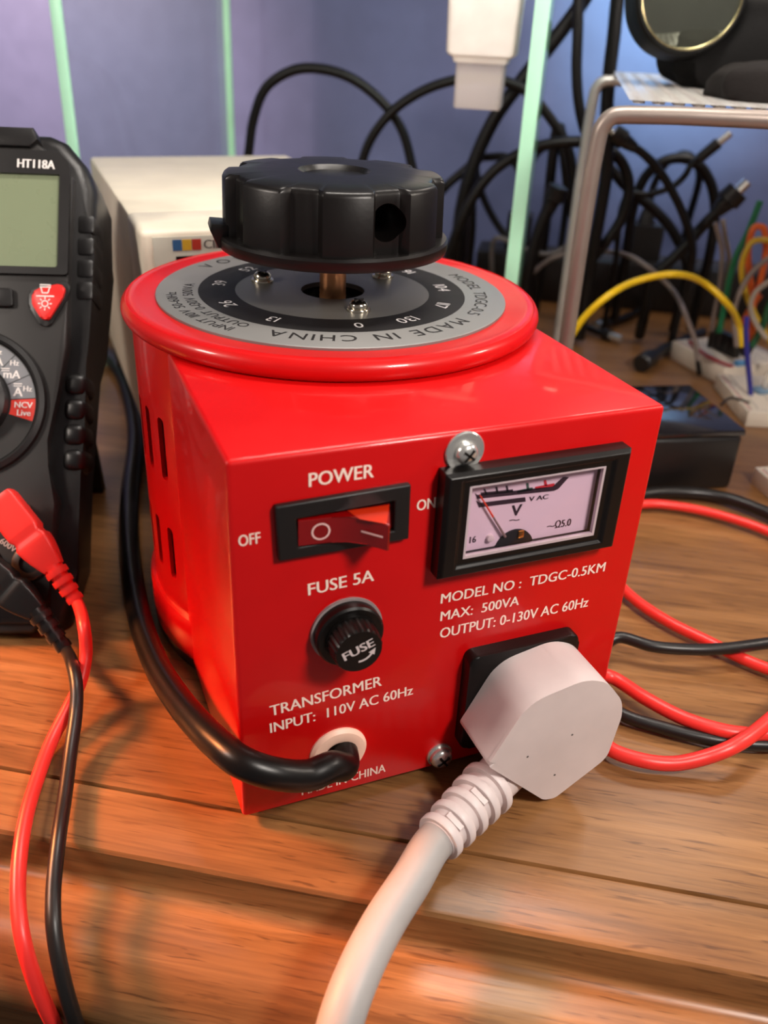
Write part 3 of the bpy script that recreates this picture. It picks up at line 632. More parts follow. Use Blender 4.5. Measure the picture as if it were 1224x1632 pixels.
# test lead plugs on the meter -----------------------------------------
def lead(name, label, axis, wr_, cablepts, rc, material, plugw):
    t = thing(name, label, 'test lead', Vector((axis[1].x, axis[1].y, D)))
    a, b, c = axis                                     # plug head, end of body, end of strain relief
    d = (b-a).normalized(); n_ = 24; bm = bm_new()
    path = [a + (b-a)*(i/n_) for i in range(n_+1)]
    rad = [plugw*(.93 if i == 0 else 1.0 if i < 16 else 1.0 - .40*((i-16)/8)**1.4) for i in range(n_+1)]
    for i in (13, 14): rad[i] = plugw*.88
    sweep(bm, path, rad, 32, flat=[.72]*(n_+1), ref=mn, square=.28); bd = link('plug_body', bm, material, t, 40)
    h = a + d*plugw*.9 ; bm = bm_new(); lathe(bm, (h, mex, mey, mn), [(0, -wr_), (.42, -wr_), (.42, 0), (0, 0)], 24); link('plug_neck', bm, material, bd)
    e = (c-b).normalized(); e1 = e.cross(mn).normalized(); e2 = e1.cross(e); Ln = (c-b).length
    bm = bm_new(); sweep(bm, [b-e*.1, c], [plugw*.55, rc*1.15], 20); rl = link('strain_relief', bm, material, bd, 60)
    for k in range(4):
        cc = b + e*Ln*(.14+.26*k); R_ = plugw*(.66-.06*k); bm = bm_new()
        lathe(bm, (cc, e1, e2, e), [(.1, -Ln*.08), (R_, -Ln*.08), (R_*1.03, 0), (R_, Ln*.08), (.1, Ln*.08)], 28, close=True); link('relief_ring', bm, material, rl)
    tube_obj('cable', [c-e*.3, c] + cablepts, rc, material, t, per=10, n=16); return t
def MP(p, w_): return hit(p, MB + mn*w_, mn)
REDL = mat('red_lead', (242, 52, 46), .36, spec=.5); BLKL = mat('black_lead', (26, 23, 22), .36)
lead('red_test_lead', 'red test lead plugged into the leaning multimeter and hanging off the desk', (MP((-2, 795), 1.3), MP((86, 905), 1.3), MP((122, 958), 1.2)), 1.2,
     [pz((134, 1000), 1.9), pz((137, 1045), 1.2), pz((128, 1088), .6), pz((108, 1130), .3), pz((82, 1182), .0), pz((60, 1240), -.12), pz((42, 1300), -.2), pz((31, 1370), -.4), pz((29, 1440), -.8), pz((37, 1500), -1.3), pz((58, 1570), -2.4), pz((86, 1632), -4), pz((120, 1700), -7), pz((140, 1740), -14)], .21, REDL, .60)
lead('black_test_lead', 'black test lead plugged into the leaning multimeter and hanging off the desk', (MP((-45, 890), 1.3), MP((60, 975), 1.2), MP((104, 1034), 1.1)), 1.1,
     [pz((116, 1062), 1.15), pz((122, 1095), 1.0), pz((121, 1135), .6), pz((113, 1195), .2), pz((104, 1265), .0), pz((93, 1340), -.1), pz((85, 1420), -.5), pz((86, 1480), -.9), pz((98, 1550), -1.8), pz((121, 1632), -3.6), pz((150, 1700), -7), pz((160, 1740), -14)], .21, BLKL, .60)

# ================================================================== BENCH POWER SUPPLY
BEIGE = mat('beige_enamel', (230, 220, 200), .45)
sp = thing('bench_power_supply', 'beige bench power supply box standing behind the red transformer', 'power supply', (6.4, 27, D))
sx0, sx1, sy0, sy1, sz0, sz1 = .82, 12.2, 17.9, 37.0, 2.0, 12.4
bm = bm_new(); box(bm, IDF, sx0, sx1, sy0+3.9, sy1, sz0, sz1, .2); link('case', bm, BEIGE, sp)
bm = bm_new(); box(bm, IDF, sx0-.02, sx1+.02, sy0+.1, sy0+3.85, sz0-.02, sz1+.03, .25, 3); fbz = link('front_bezel', bm, BEIGE, sp)
FS = (Vector((0, sy0+.1, 0)), Vector((1, 0, 0)), Z, Vector((0, -1, 0)))
bm = bm_new(); box(bm, FS, sx0+.45, sx1-.45, sz0+.5, sz1-.22, -.02, .04, .02); fpn = link('front_plate', bm, mat('pale_grey_plate', (196, 194, 180), .45), fbz)
bm = bm_new(); box(bm, FS, sx0+1.3, sx1-1.5, 7.5, sz1-.98, .03, .06); link('display_window', bm, BLKG, fpn)
for i, c in enumerate(((58, 110, 160), (226, 184, 60), (196, 66, 52))):
    bm = bm_new(); box(bm, FS, sx0+1.2+i*.38, sx0+1.55+i*.38, sz1-.76, sz1-.34, .04, .055); link('logo_tile', bm, mat('logo_%d' % i, c, .4), fpn)
bm = bm_new()
put_text(bm, FS, 'CIRCUIT', sx0+2.42, sz1-.72, 1.9, .34, 0, .06, .02); put_text(bm, FS, '0-30V DC', sx0+4.7, sz1-.68, 2.6, .26, 0, .06, .02)
link('maker_print', bm, mat('grey_print', (90, 86, 84), .5), fpn)
for x in (sx0+.9, sx1-.9):
    for y in (sy0+1.2, sy1-.9):
        bm = bm_new(); lathe(bm, IDF, [(0, D), (.7, D), (.85, sz0+.05), (0, sz0+.05)], 20, x, y); link('foot', bm, BLKR, sp)

# ================================================================== GLASS SHELF UNIT
GL = glass('pale_green_glass', (.90, .96, .94)); EDGE = mat('green_glass_edge', (186, 246, 214), .3, emis=.0, vary=.03)
gu = thing('glass_shelf_unit', 'glass shelf stand with pale green polished edges behind the red transformer', 'shelf', uvz(-8, 46, D))
def pane(name, u0, u1, v0, v1, z0, z1, edgev=(True, True)):
    bm = bm_new(); box(bm, FD, u0, u1, v0, v1, z0, z1); o = link(name, bm, GL, gu, 30)
    return o
def edge(name, par, u0, u1, v0, v1, z0, z1):
    bm = bm_new(); box(bm, FD, u0, u1, v0, v1, z0, z1, .05); return link(name, bm, EDGE, par)
p1 = pane('side_pane', -21.0, -20.45, 33.3, 60, D, 27.4); edge('polished_edge', p1, -21.0, -20.4, 33.0, 33.3, D, 27.4); edge('polished_edge', p1, -21.0, -20.45, 60, 60.25, D, 27.4)
p2 = pane('side_pane', 4.55, 5.15, 33.3, 45.2, D, 27.4); edge('polished_edge', p2, 4.45, 5.2, 33.0, 33.3, D, 27.4); edge('polished_edge', p2, 4.55, 5.1, 45.2, 45.45, D, 27.4)
p3 = pane('top_pane', -21.6, 5.8, 32.8, 45.6, 27.4, 28.0); edge('polished_edge', p3, -21.6, 5.8, 32.5, 32.8, 27.4, 28.0)
edge('front_rail', gu, -20.4, 4.45, 33.0, 33.6, D, D+.55)

# hanging white tube
ta = pv((783, 0), 36); tbm = pv((769, 88), 36); tc_ = pv((766, 172), 36); tx = Vector((ta.x*.5+tbm.x*.5, ta.y*.5+tbm.y*.5, 0)); tu, tv = tbm.dot(U), 36
wt_ = thing('white_bottle', 'white bottle with a clear square cap hanging upside down above the cables', 'bottle', Vector((tbm.x, tbm.y, tc_.z)))
FT = (uvz(tu, tv, 0), U, V, Z)
bm = bm_new()
def sq(w0, w1, h, r): return rrect(-w0, w0, -h, h, r)
def loft(bm, F, secs):
    rings = [[bm.verts.new(fr(F, p[0], p[1], z)) for p in s] for s, z in secs]
    for a, b in zip(rings, rings[1:]):
        for i in range(len(a)): bm.faces.new((a[i], a[(i+1) % len(a)], b[(i+1) % len(a)], b[i]))
    bm.faces.new(rings[0]); bm.faces.new(rings[-1])
zb = tbm.z
loft(bm, FT, [(sq(1.40, 0, 1.2, .3), zb-.35), (sq(1.48, 0, 1.28, .3), zb-.1), (sq(1.70, 0, 1.45, .35), zb), (sq(1.80, 0, 1.5, .35), zb+.15), (sq(2.02, 0, 1.6, .4), zb+7), (sq(2.02, 0, 1.6, .4), 27.3)])
link('bottle_body', bm, mat('bright_white_plastic', (250, 244, 238), .3), wt_)
bm = bm_new(); loft(bm, FT, [(sq(1.2, 0, 1.0, .2), tc_.z), (sq(1.26, 0, 1.05, .25), tc_.z+.1), (sq(1.28, 0, 1.08, .25), zb-.35)])
link('clear_cap', bm, glass('frosted_cap', (.9, .86, .86), rough=.2, body=.5, bodycol=(.86, .80, .77)), wt_)

# ================================================================== STEEL RACK
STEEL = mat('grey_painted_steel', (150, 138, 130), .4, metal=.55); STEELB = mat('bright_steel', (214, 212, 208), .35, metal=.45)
RZ = 17.1
A0 = pz((960, 176), RZ); A1 = pz((1224, 180), RZ); A2 = pz((950, 124), RZ)
RD = (A2-A0).length; ry = (A2-A0).normalized(); rx = Vector((ry.y, -ry.x, 0)); RW = 30
rack = thing('steel_rack', 'low steel rack with a perforated top holding a black bag at the right', 'rack', Vector((A0.x, A0.y, D)) + rx*15 + ry*RD/2)
FR = (Vector((A0.x, A0.y, 0)), rx, ry, Z)
def uframe(y, rr, name, m_):
    pts = [fr(FR, 0, y, D), fr(FR, 0, y, RZ-1.2), fr(FR, .10, y, RZ-.6), fr(FR, .4, y, RZ-.22), fr(FR, 1.0, y, RZ-.1), fr(FR, RW-1.4, y, RZ-.1), fr(FR, RW-.4, y, RZ-.3), fr(FR, RW, y, RZ-1.4), fr(FR, RW, y, D)]
    tube_obj(name, pts, rr, m_, rack, per=8, n=16)
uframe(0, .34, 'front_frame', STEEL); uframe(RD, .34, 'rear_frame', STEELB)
# perforated top
bm = bm_new(); nx, nyy = 44, int(RD/.7)
nx = 42; pitch = RW/nx; hole = pitch*.26
def perf(m0, F, x0, x1, y0, y1, nx, ny, hr, zt_, zb_):
    px_, py_ = (x1-x0)/nx, (y1-y0)/ny
    for i in range(nx):
        for j in range(ny):
            cx_, cy_ = x0+(i+.5)*px_, y0+(j+.5)*py_
            o_ = [(cx_-px_/2, cy_-py_/2), (cx_, cy_-py_/2), (cx_+px_/2, cy_-py_/2), (cx_+px_/2, cy_), (cx_+px_/2, cy_+py_/2), (cx_, cy_+py_/2), (cx_-px_/2, cy_+py_/2), (cx_-px_/2, cy_)]
            h_ = [(cx_+hr*math.cos(a*PI/4-PI*.75), cy_+hr*math.sin(a*PI/4-PI*.75)) for a in range(8)]
            A = [m0.verts.new(fr(F, p[0], p[1], zt_)) for p in o_]; B = [m0.verts.new(fr(F, p[0], p[1], zt_)) for p in h_]; C_ = [m0.verts.new(fr(F, p[0], p[1], zb_)) for p in h_]
            for k in range(8):
                l = (k+1) % 8; m0.faces.new((A[k], A[l], B[l], B[k])); m0.faces.new((B[k], B[l], C_[l], C_[k]))
perf(bm, FR, 1.0, RW-1.0, .3, RD-.3, 36, max(12, int(RD/.8)), .24, RZ+.42, RZ+.30)
link('perforated_top', bm, STEELB, rack, 30)

# black bag and lens on the rack
def blob(bm, c, rx_, ry_, rz_, ax1, ax2, seed, amp, n1=40, n2=24, flatz=None):
    rings = []
    for j in range(n2+1):
        ph = -PI/2 + PI*j/n2; ring = []
        for i in range(n1):
            th = 2*PI*i/n1; e = .55
            f = lambda x: math.copysign(abs(x)**e, x)
            d = Vector((f(math.cos(ph))*f(math.cos(th))*rx_, f(math.cos(ph))*f(math.sin(th))*ry_, f(math.sin(ph))*rz_))
            k = 1 + amp*noise.noise(d*.45 + Vector((seed, 0, 0))) + amp*.4*noise.noise(d*1.3 + Vector((seed, 3, 0)))
            p = c + ax1*d.x*k + ax2*d.y*k + Z*d.z*k
            if flatz is not None: p.z = max(p.z, flatz)
            ring.append(bm.verts.new(p))
        rings.append(ring)
    for a, b in zip(rings, rings[1:]):
        for i in range(n1):
            try: bm.faces.new((a[i], a[(i+1) % n1], b[(i+1) % n1], b[i]))
            except ValueError: pass
    bmesh.ops.remove_doubles(bm, verts=bm.verts, dist=1e-4)
FAB = mat('black_nylon', (15, 14, 14), .8, spec=.2, bump=.5, bscale=1400)
TOPZ = RZ+.43
c0 = pz((1150, 118), TOPZ)
lz = fr(FR, 0, RD*.55, 0)
bc = hit((1268, 70), fr(FR, 0, RD*.55, 0), ry); bm = bm_new(); 
blob(bm, Vector((bc.x, bc.y, TOPZ+1.9)), 6.3, 3.0, 2.3, rx, ry, 2, .16, flatz=TOPZ)
tag(link('camera_bag', bm, FAB), 'lumpy black fabric bag lying on the steel rack under the round lens', 'bag')
fc = hit((1206, 150), fr(FR, 0, 5.0, 0), ry); bm = bm_new(); blob(bm, Vector((fc.x+1.2, fc.y, TOPZ+.5)), 3.0, 2.6, .9, rx, ry, 9, .2, flatz=TOPZ)
tag(link('cloth_pouch', bm, mat('dark_brown_cloth', (24, 20, 19), .85, spec=.2, bump=.5)), 'small dark cloth pouch on the front of the steel rack at the picture edge', 'pouch')
lc = hit((1104, -10), fr(FR, 0, RD*.55-3.3, 0), ry); ld = (CAM-lc).normalized(); ld = (ld + Vector((.30, .05, .12))).normalized()
le1 = ld.cross(Z).normalized()*-1; le2 = ld.cross(le1)*-1
if le2.z < 0: le2 = -le2
LR = (hit((1104, 80), lc, ld)-lc).length
FL = (lc, le1, le2, ld)
lens = thing('round_lens', 'round glass lens with a thin gold rim in a black ring on the black bag', 'lens', lc - Z*LR)
bm = bm_new(); lathe(bm, FL, [(LR*.97, -.1), (LR*1.02, .0), (LR*1.05, .0), (LR*1.10, -.15), (LR*1.12, -2.2), (LR*.9, -3.0), (0, -3.0), (0, -2.8), (LR*.85, -2.6), (LR*.96, -1.0)], 96); link('lens_housing', bm, mat('dull_black', (9, 9, 9), .55, spec=.2), lens)
bm = bm_new(); lathe(bm, FL, [(LR*.965, -.05), (LR*.975, .06), (LR*1.0, .08), (LR*1.015, .0), (LR*.99, -.1)], 96, close=True); link('lens_rim', bm, mat('pale_gold', (222, 206, 160), .22, metal=1.0), lens)
bm = bm_new(); lathe(bm, FL, [(0, .35), (LR*.4, .29), (LR*.7, .17), (LR*.965, -.03), (LR*.965, -.1), (0, -.1)], 64); link('lens_glass', bm, mat('coated_lens_glass', (120, 124, 112), .06, metal=.8), lens)

# ================================================================== BLACK PLASTIC BOX
bz_ = 2.95
q1 = pz((1191, 686), bz_); q2 = pz((1128, 612), bz_); q0 = pz((1061, 690), bz_)
ex = (q1-q0).normalized(); ey = Vector((-ex.y, ex.x, 0)); dp = (q2-q1).dot(ey)
bx = thing('project_box', 'glossy black plastic box with a flat lid right of the red transformer', 'box', q1 - ex*3 + ey*dp/2 + Z*(D-q1.z))
FB = (Vector((q1.x, q1.y, 0)), ex, ey, Z)
bm = bm_new(); box(bm, FB, -5.6, -.05, .05, dp-.05, D, bz_-.35, .25, 3); link('box_base', bm, BLK, bx)
bm = bm_new(); box(bm, FB, -5.65, 0, 0, dp, bz_-.33, bz_, .1, 2); link('box_lid', bm, mat('gloss_black_lid', (26, 26, 30), .09, coat=.6), bx)

# ================================================================== BREADBOARDS
BBW = mat('breadboard_white', (238, 226, 208), .5)
def breadboard(label, o_, dx, ln, wd, h=.95, red=False, group=None):
    dx = dx.normalized(); dy = Vector((-dx.y, dx.x, 0)); F = (Vector((o_.x, o_.y, 0)), dx, dy, Z)
    t = thing('breadboard', label, 'breadboard', fr(F, ln/2, wd/2, D), group)
    bm = bm_new(); box(bm, F, 0, ln, 0, wd, D, D+h, .06); b = link('board_block', bm, BBW, t)
    bm = bm_new(); n1 = int((ln-.6)/.254)
    for i in range(n1):
        for j in list(range(2)) + [4, 5, 6, 7, 8, 11, 12, 13, 14, 15] + [18, 19]:
            x, y = .35+i*.254, .35 + j*(wd-.7)/19; poly2(bm, F, [(x-.05, y-.05), (x+.05, y-.05), (x+.05, y+.05), (x-.05, y+.05)], D+h+.004)
    link('contact_holes', bm, mat('hole_dark', (60, 54, 48), .7), b)
    bm = bm_new(); strip2(bm, F, (.3, .22), (ln-.3, .22), .06, D+h+.006); link('red_rail_line', bm, mat('rail_red', (196, 40, 60), .5), b)
    bm = bm_new(); strip2(bm, F, (.3, wd-.22), (ln-.3, wd-.22), .06, D+h+.006); link('blue_rail_line', bm, mat('rail_blue', (60, 80, 170), .5), b)
    return F
b1 = pz((1066, 570)); b1e = pz((1140, 610)); d1 = (b1e-b1).normalized()
FB1 = breadboard('white breadboard standing furthest back behind the black box', b1, d1, 5.5, 5.4, 1.25)
b2 = pz((1187, 680)); b2e = pz((1137, 617)); d2 = (b2e-b2).normalized()
dd = -d2; o2 = b2e + d2*0
FB2 = breadboard('white breadboard right behind the black box, crossed by a thin blue wire', o2 - dd*0, dd, (b2e-b2).length, 8.0, .95)
b3 = pz((1196, 770)); b3e = pz((1236, 806))
FB3 = breadboard('white breadboard corner in front at the right picture edge', b3, (b3e-b3).normalized(), 8, 5.4, .95)
# small parts on the middle breadboard
q = pz((1219, 624), D+.95); bm = bm_new(); box(bm, (Vector((q.x, q.y, 0)), Vector((1, 0, 0)), Vector((0, 1, 0)), Z), -.8, .8, -.45, .45, D+.97, D+1.2, .05)
md = tag(link('trim_module', bm, mat('blue_module', (120, 150, 176), .3)), 'small pale blue module on the breadboard behind the black box', 'circuit module')
bm = bm_new(); lathe(bm, IDF, [(0, D+1.21), (.25, D+1.21), (.25, D+2.0), (.18, D+2.25), (0, D+2.32)], 24, q.x, q.y)
tag(link('clear_diode', bm, glass('clear_epoxy', (.95, .93, .88), body=.35, bodycol=(.95, .9, .82))), 'clear upright diode on the small pale blue module', 'diode')
q = pz((1178, 582), D+1.28); bm = bm_new(); box(bm, (Vector((q.x, q.y, 0)), Vector((1, 0, 0)), Vector((0, 1, 0)), Z), -.35, .35, -.2, .2, D+1.27, D+1.6, .05)
tag(link('blue_capacitor', bm, mat('capacitor_blue', (90, 150, 200), .35)), 'tiny light blue part at the near corner of the furthest breadboard', 'component')

# ================================================================== CABLES
def cable(name, label, pts, r, material, cat='cable', group=None, per=8, tips=(), n=12):
    """pts: ((px, py), kind, value) rays met with a vertical plane V=value or a height z=value"""
    P = [(pv(p, v) if k == 'v' else pz(p, v)) for p, k, v in pts]
    P = [q_ if q_.z > D+r else Vector((q_.x, q_.y, D+r+.01)) for q_ in P]
    if group == GB:                                    # loose ends run on down to the desk
        tipped = {t_[0] for t_ in tips}
        for e in (0, 1):
            q = P[0] if e == 0 else P[-1]
            if e in tipped or not D+1.2 < q.z < 16: continue
            more = [q + V*.4 - Z*(q.z-D)*.5, Vector((q.x, q.y, D+r+.02)) + V*.9]
            P = more[::-1] + P if e == 0 else P + more
    if not tips:
        o = tube_obj(name, P, r, material, None, per, n); return tag(o, label, cat, group)
    t = thing(name, label, cat, Vector((P[0].x, P[0].y, min(q_.z for q_ in P)-r)), group)
    tube_obj('cord', P, r, material, t, per, n)
    for end, kind, size in tips:
        e = P[0] if end == 0 else P[-1]; d = (P[0]-P[1]).normalized() if end == 0 else (P[-1]-P[-2]).normalized()
        bm = bm_new()
        if kind == 'plug':
            L = size; sweep(bm, [e-d*.2, e+d*L*.4, e+d*L*.45, e+d*L], [r*1.2, r*1.7, r*2.2, r*2.1], 16); c = link('connector', bm, BLKR, t, 40)
            bm = bm_new(); sweep(bm, [e+d*(L-.05), e+d*(L+.75)], r*1.5, 16, flat=.6); link('metal_tip', bm, ZINC, c)
        elif kind == 'barrel':
            L = size; sweep(bm, [e-d*.2, e+d*L], [r*1.6, r*1.8], 16); c = link('connector', bm, BLKR, t, 40)
            bm = bm_new(); sweep(bm, [e+d*(L-.05), e+d*(L+.9)], r*1.15, 14); link('metal_tip', bm, ZINC, c)
        elif kind == 'grip':
            L = size; sweep(bm, [e-d*.2, e+d*L*.3, e+d*L*.35, e+d*L*.95, e+d*L], [r*1.1, r*1.25, r*1.6, r*1.65, r*1.3], 20); link('connector', bm, BLKR, t, 40)
        elif kind == 'pin':
            sweep(bm, [e-d*.1, e+d*size], .15, 10, square=.5); link('pin_housing', bm, BLK, t, 40)
    return t
def onz(z, *pts): return [(p, 'z', z) for p in pts]
def V_(v, *pts): return [(p, 'v', v) for p in pts]
GB = 'black cables tangled against the blue wall'
BC = mat('black_cable', (10, 9, 9), .42, spec=.4)
cable('power_cable', 'black cable arching highest over the beige box in front of the wall', V_(50, (386, 300), (396, 245), (404, 190), (424, 140), (468, 112), (512, 110), (562, 126), (610, 164), (640, 206), (656, 262), (668, 330), (676, 420)), .35, BC, group=GB)
cable('power_cable', 'black cable rising beside the knob and arching under the clear bottle cap', V_(49, (556, 330), (577, 258), (592, 220), (625, 178), (676, 144), (735, 126), (790, 126), (842, 148), (878, 190), (905, 236), (916, 300), (918, 360), (914, 420)), .33, BC, group=GB)
cable('power_cable', 'thick black cable slanting down behind the green glass edge from the top', V_(52, (958, -50), (930, 0), (882, 66), (834, 126), (790, 186), (756, 258), (736, 330), (728, 410)), .50, BC, group=GB)
cable('power_cable', 'second slanting black cable curling under the thick one to the desk', V_(53.5, (945, -50), (915, 15), (865, 78), (812, 150), (776, 220), (750, 262), (712, 296), (680, 340), (668, 420)), .33, BC, group=GB)
cable('power_cable', 'black cable hanging straight down from the top right of the glass edge', V_(50.5, (922, -60), (921, 45), (919, 110), (922, 160), (930, 200), (944, 232), (968, 262), (1002, 302), (1038, 330), (1068, 362), (1088, 400), (1096, 430)), .36, BC, group=GB)
cable('ribbon_cable', 'flat dark strap hanging in front of the rack rear bar', V_(46, (992, -60), (984, 0), (978, 60), (972, 110), (968, 160), (966, 200), (968, 260)), .42, BC, group=GB)
cable('power_cable', 'black cable making the wide loop across the green glass edge', V_(47, (706, 440), (728, 370), (752, 318), (790, 270), (840, 240), (896, 227), (950, 230), (986, 252), (1002, 292), (992, 345), (962, 392), (930, 430)), .36, BC, group=GB)
cable('power_cable', 'short black cable bowing down from behind the slanting cables', V_(54.5, (762, 256), (785, 250), (808, 251), (826, 268), (830, 320), (828, 380)), .3, BC, group=GB)
cable('power_cable', 'black cable sagging down to the left of the green glass edge', V_(56, (756, 250), (762, 290), (776, 328), (800, 368), (824, 392), (850, 408)), .3, BC, group=GB)
cable('power_cable', 'black cable falling straight behind the rack front leg', V_(51.8, (890, 200), (898, 236), (906, 300), (916, 350), (922, 420)), .38, BC, group=GB)
cable('power_cable', 'black cable arching under the rack with a pale sheen on its right', V_(51, (996, 420), (1012, 320), (1030, 280), (1056, 258), (1085, 252), (1112, 262), (1131, 288), (1139, 320), (1138, 360), (1130, 410)), .36, BC, group=GB)
cable('audio_lead', 'black lead with a silver tip pointing up under the rack', V_(49.5, (1000, 312), (1034, 310), (1074, 296), (1093, 278), (1101, 264), (1118, 250)), .22, BC, group=GB, tips=((1, 'barrel', 1.3),))
cable('audio_lead', 'thick black plug lead slanting up right of the arched cable', V_(48, (1040, 440), (1064, 420), (1096, 388), (1124, 356), (1146, 334)), .38, BC, group=GB, tips=((1, 'plug', 1.6),))
cable('audio_lead', 'black lead with a square silver plug beside the rack front leg', V_(46, (1104, 400), (1090, 345), (1064, 292), (1044, 264), (1024, 244), (1008, 233)), .28, BC, group=GB, tips=((1, 'plug', 1.5),))
cable('audio_lead', 'grey lead curving low under the green glass edge', V_(50.2, (790, 380), (836, 397), (876, 405), (905, 390), (920, 352), (924, 320)), .18, mat('grey_cable', (112, 108, 106), .5), group=GB)
cable('audio_lead', 'black ribbed plug lead standing up left of the rack leg', V_(48.5, (840, 440), (852, 392), (866, 352), (876, 330)), .45, BC, group=GB, tips=((1, 'grip', 1.5),))
cable('power_cable', 'short black cable behind the beige box beside the leaning multimeter', V_(39, (214, 380), (200, 420), (188, 452), (180, 490), (172, 520)) + onz(.1, (150, 524), (110, 500)), .45, BC, group=GB)
# power strip with plugs
ps_ = thing('power_strip', 'long black power strip lying along the foot of the blue wall', 'power strip', uvz(16, 59, D))
bm = bm_new(); box(bm, FD, 1.0, 34, 57.2, 61.2, D, 3.4, .25, 2); link('strip_body', bm, BLK, ps_)
bm = bm_new(); box(bm, FD, 2, 33, 57.8, 60.6, 3.38, 3.45); link('socket_strip', bm, mat('dark_grey_plastic', (50, 48, 48), .5), ps_)
for u_, lab_ in ((4.2, 'black wall plug in the strip just behind the green glass edge'), (14.2, 'wide black wall plug in the strip under the steel rack')):
    wdt = 1.0 if u_ < 6 else 1.5
    t = thing('wall_plug', lab_, 'plug', uvz(u_, 59.2, 3.45), 'black plugs in the power strip')
    bm = bm_new(); prism(bm, FD, rrect(u_-wdt, u_+wdt, 58.2, 60.2, .3), 3.46, 6.2, .2, 2); bd = link('plug_body', bm, BLKR, t)
    bm = bm_new(); sweep(bm, [uvz(u_, 59.2, 6.1), uvz(u_, 59.2, 7.6)], [.75, .4], 16); link('strain_relief', bm, BLKR, bd)
    tube_obj('cord', [uvz(u_, 59.2, 7.4), uvz(u_+.1, 59.2, 9.2), uvz(u_+.8, 58.8, 11), uvz(u_+2, 58.6, 11.6), uvz(u_+3.2, 59, 10.5), uvz(u_+3.6, 61.8, 6), uvz(u_+3.6, 62, 1)], .3, BC, t)

# leads on the desk to the right of the transformer
cable('test_lead_cable', 'red test lead making the wide upper loop right of the transformer', onz(.05, (1330, 930), (1280, 880), (1224, 847), (1140, 819), (1075, 806), (1030, 803)) + onz(.05, (990, 812), (962, 850), (966, 900), (1001, 946), (1060, 988), (1130, 1023), (1180, 1048), (1224, 1066), (1300, 1090)), .22, REDL, per=8, n=14, group='red test leads on the desk')
cable('test_lead_cable', 'black test lead crossing over the red leads right of the transformer', onz(.5, (1330, 1010), (1224, 1025), (1150, 1034), (1100, 1035), (1040, 1030), (985, 1016)) + onz(.3, (965, 1030)) + onz(.0, (958, 1080), (968, 1120), (995, 1140), (1060, 1161), (1120, 1176), (1170, 1184), (1224, 1188), (1320, 1185)), .22, BLKL, n=14)
cable('test_lead_cable', 'red test lead lying nearest, emerging from behind the white plug', onz(.3, (1330, 1190), (1224, 1170), (1190, 1170), (1150, 1164), (1090, 1145), (1030, 1114), (976, 1080)) + onz(.5, (950, 1075), (945, 1120)) + onz(.1, (952, 1165), (972, 1193), (1020, 1211), (1070, 1217)) + onz(.3, (1120, 1208)) + onz(.62, (1170, 1189), (1224, 1150), (1300, 1080)), .24, REDL, n=14, group='red test leads on the desk')
cable('coiled_lead', 'thick black lead running along behind the upper red loop', onz(.1, (1000, 795), (1040, 786), (1100, 785), (1150, 792), (1195, 806), (1240, 826), (1320, 870)), .30, BLKL, n=14)
# loose plugs on the desk behind the transformer
cable('silver_plug_lead', 'black lead with a silver plug lying beyond the transformer corner', onz(.1, (1090, 455), (1030, 490), (985, 510), (966, 515)), .28, BC, tips=((1, 'barrel', .35),))
cable('silver_plug_lead', 'black lead with a bright metal tip pointing right on the desk', onz(.1, (900, 500), (920, 515), (950, 528), (966, 533)), .25, BC, tips=((1, 'barrel', .4),))
t = cable('barrel_lead', 'thick black plug lying between the transformer and the furthest breadboard', onz(.3, (1120, 530), (1085, 545), (1060, 556), (1044, 566)), .38, BLKR, tips=((1, 'grip', 2.4),))

# jumper wires
def jcol(n, c): return mat('jumper_'+n, c, .4)
def jumper(label, pts, r, c, pins=()): return cable('jumper_wire', label, pts, r, c, 'jumper wire', None, 10, [(e, 'pin', s) for e, s in pins])
JV = 42.5
jumper('bright yellow jumper wire arching from the transformer to the breadboards', V_(34, (890, 570), (908, 540), (932, 505), (970, 471)) + V_(36, (1020, 446), (1072, 437)) + V_(38, (1122, 451), (1157, 482)) + V_(40, (1178, 520), (1183, 552)), .20, jcol('yellow', (236, 196, 24)), ((1, .6),))
jumper('grey jumper wire arching under the yellow one', V_(50, (800, 480), (836, 448), (878, 413), (930, 401), (985, 403)) + V_(47, (1030, 424), (1068, 458)) + V_(42, (1094, 505), (1108, 546), (1112, 575)), .17, jcol('grey', (136, 124, 118)), ((1, 1.0),))
jumper('green jumper wire slanting up from the furthest breadboard', V_(JV, (1212, 320), (1191, 373), (1174, 407), (1164, 440), (1155, 486), (1146, 530)), .2, jcol('green', (24, 120, 78)), ((1, 1.0),))
jumper('left grey jumper wire of the two standing beside the green one', V_(JV+.6, (1140, 355), (1145, 373), (1151, 402), (1147, 457), (1137, 507), (1134, 530)), .15, jcol('grey', (136, 124, 118)), ((1, 1.0),))
jumper('pale jumper wire standing close left of the green one', V_(JV+1.2, (1152, 350), (1156, 378), (1162, 410), (1158, 450), (1150, 500), (1146, 520)), .15, jcol('pale', (160, 150, 138)), ((1, 1.0),))
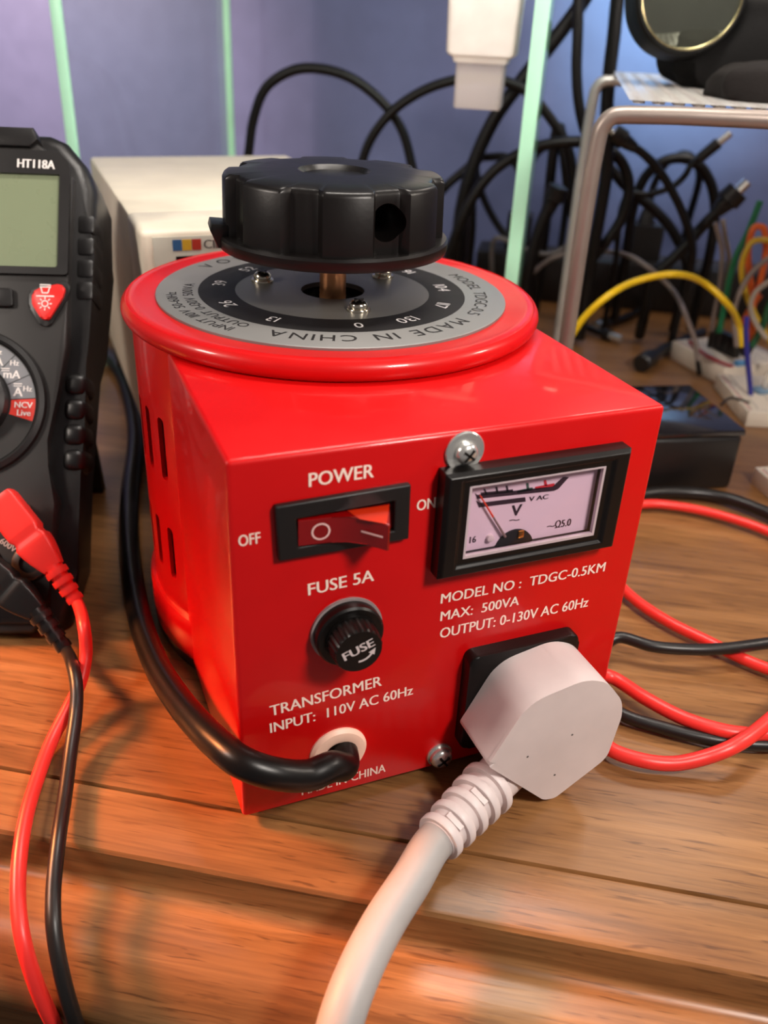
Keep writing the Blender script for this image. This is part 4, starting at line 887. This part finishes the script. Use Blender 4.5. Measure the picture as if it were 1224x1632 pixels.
jumper('orange jumper wire making a tall narrow loop', V_(JV-1, (1200, 545), (1199, 473), (1193, 423), (1193, 392), (1203, 362), (1216, 363), (1221, 392), (1213, 444), (1201, 482), (1193, 538), (1190, 560)), .2, jcol('orange', (228, 106, 44)))
jumper('short orange jumper wire behind the yellow one', V_(JV-.3, (1212, 470), (1196, 492), (1184, 514), (1176, 545)), .18, jcol('orange', (228, 106, 44)))
jumper('yellow jumper wire curving down at the picture edge', V_(JV-2, (1250, 390), (1224, 383), (1200, 385), (1185, 409), (1182, 434), (1189, 469), (1204, 503), (1226, 540), (1240, 570)), .18, jcol('yellow2', (206, 170, 40)))
jumper('upper grey jumper wire bowing in from the picture edge', V_(JV-2.5, (1250, 398), (1224, 412), (1197, 436), (1178, 468), (1170, 498), (1174, 552)), .16, jcol('grey', (136, 124, 118)))
jumper('lower pale jumper wire bowing in from the picture edge', V_(JV-3, (1250, 436), (1224, 450), (1204, 466), (1196, 490), (1204, 514), (1222, 540)), .16, jcol('pale', (160, 150, 138)))
jumper('dark green jumper wire dropping at the picture edge', V_(JV-2.2, (1250, 440), (1226, 488), (1214, 523), (1198, 552)), .22, jcol('dark_green', (26, 84, 52)), ((1, .5),))
jumper('thin blue jumper wire standing in the breadboard behind the black box', V_(37.5, (1190, 505), (1189, 530), (1191, 570), (1195, 610), (1197, 642)), .16, jcol('blue', (52, 52, 140)))
jumper('thin dark jumper wire lying across the breadboard behind the black box', onz(D+1.0, (1150, 645), (1158, 637), (1168, 634), (1180, 637), (1194, 642)), .09, jcol('black', (50, 42, 38)))
jumper('red jumper wire lying along the furthest breadboard', onz(D+1.45, (1098, 544), (1108, 552), (1128, 568), (1150, 578), (1168, 584)), .1, jcol('red', (170, 36, 50)))
# black pin-header block the jumpers go into
q = pz((1152, 562), D+1.28); bm = bm_new(); Fh = (Vector((q.x, q.y, 0)), d1, Vector((-d1.y, d1.x, 0)), Z)
hb = thing('jumper_connector', 'black pin connector block standing in the furthest breadboard', 'connector', Vector((q.x, q.y, D+1.26)))
for k in range(4):
    bm = bm_new(); box(bm, Fh, -1.2+k*.6, -.65+k*.6, -.1, .45, D+1.26, D+2.6, .04); link('pin_housing', bm, BLK, hb)
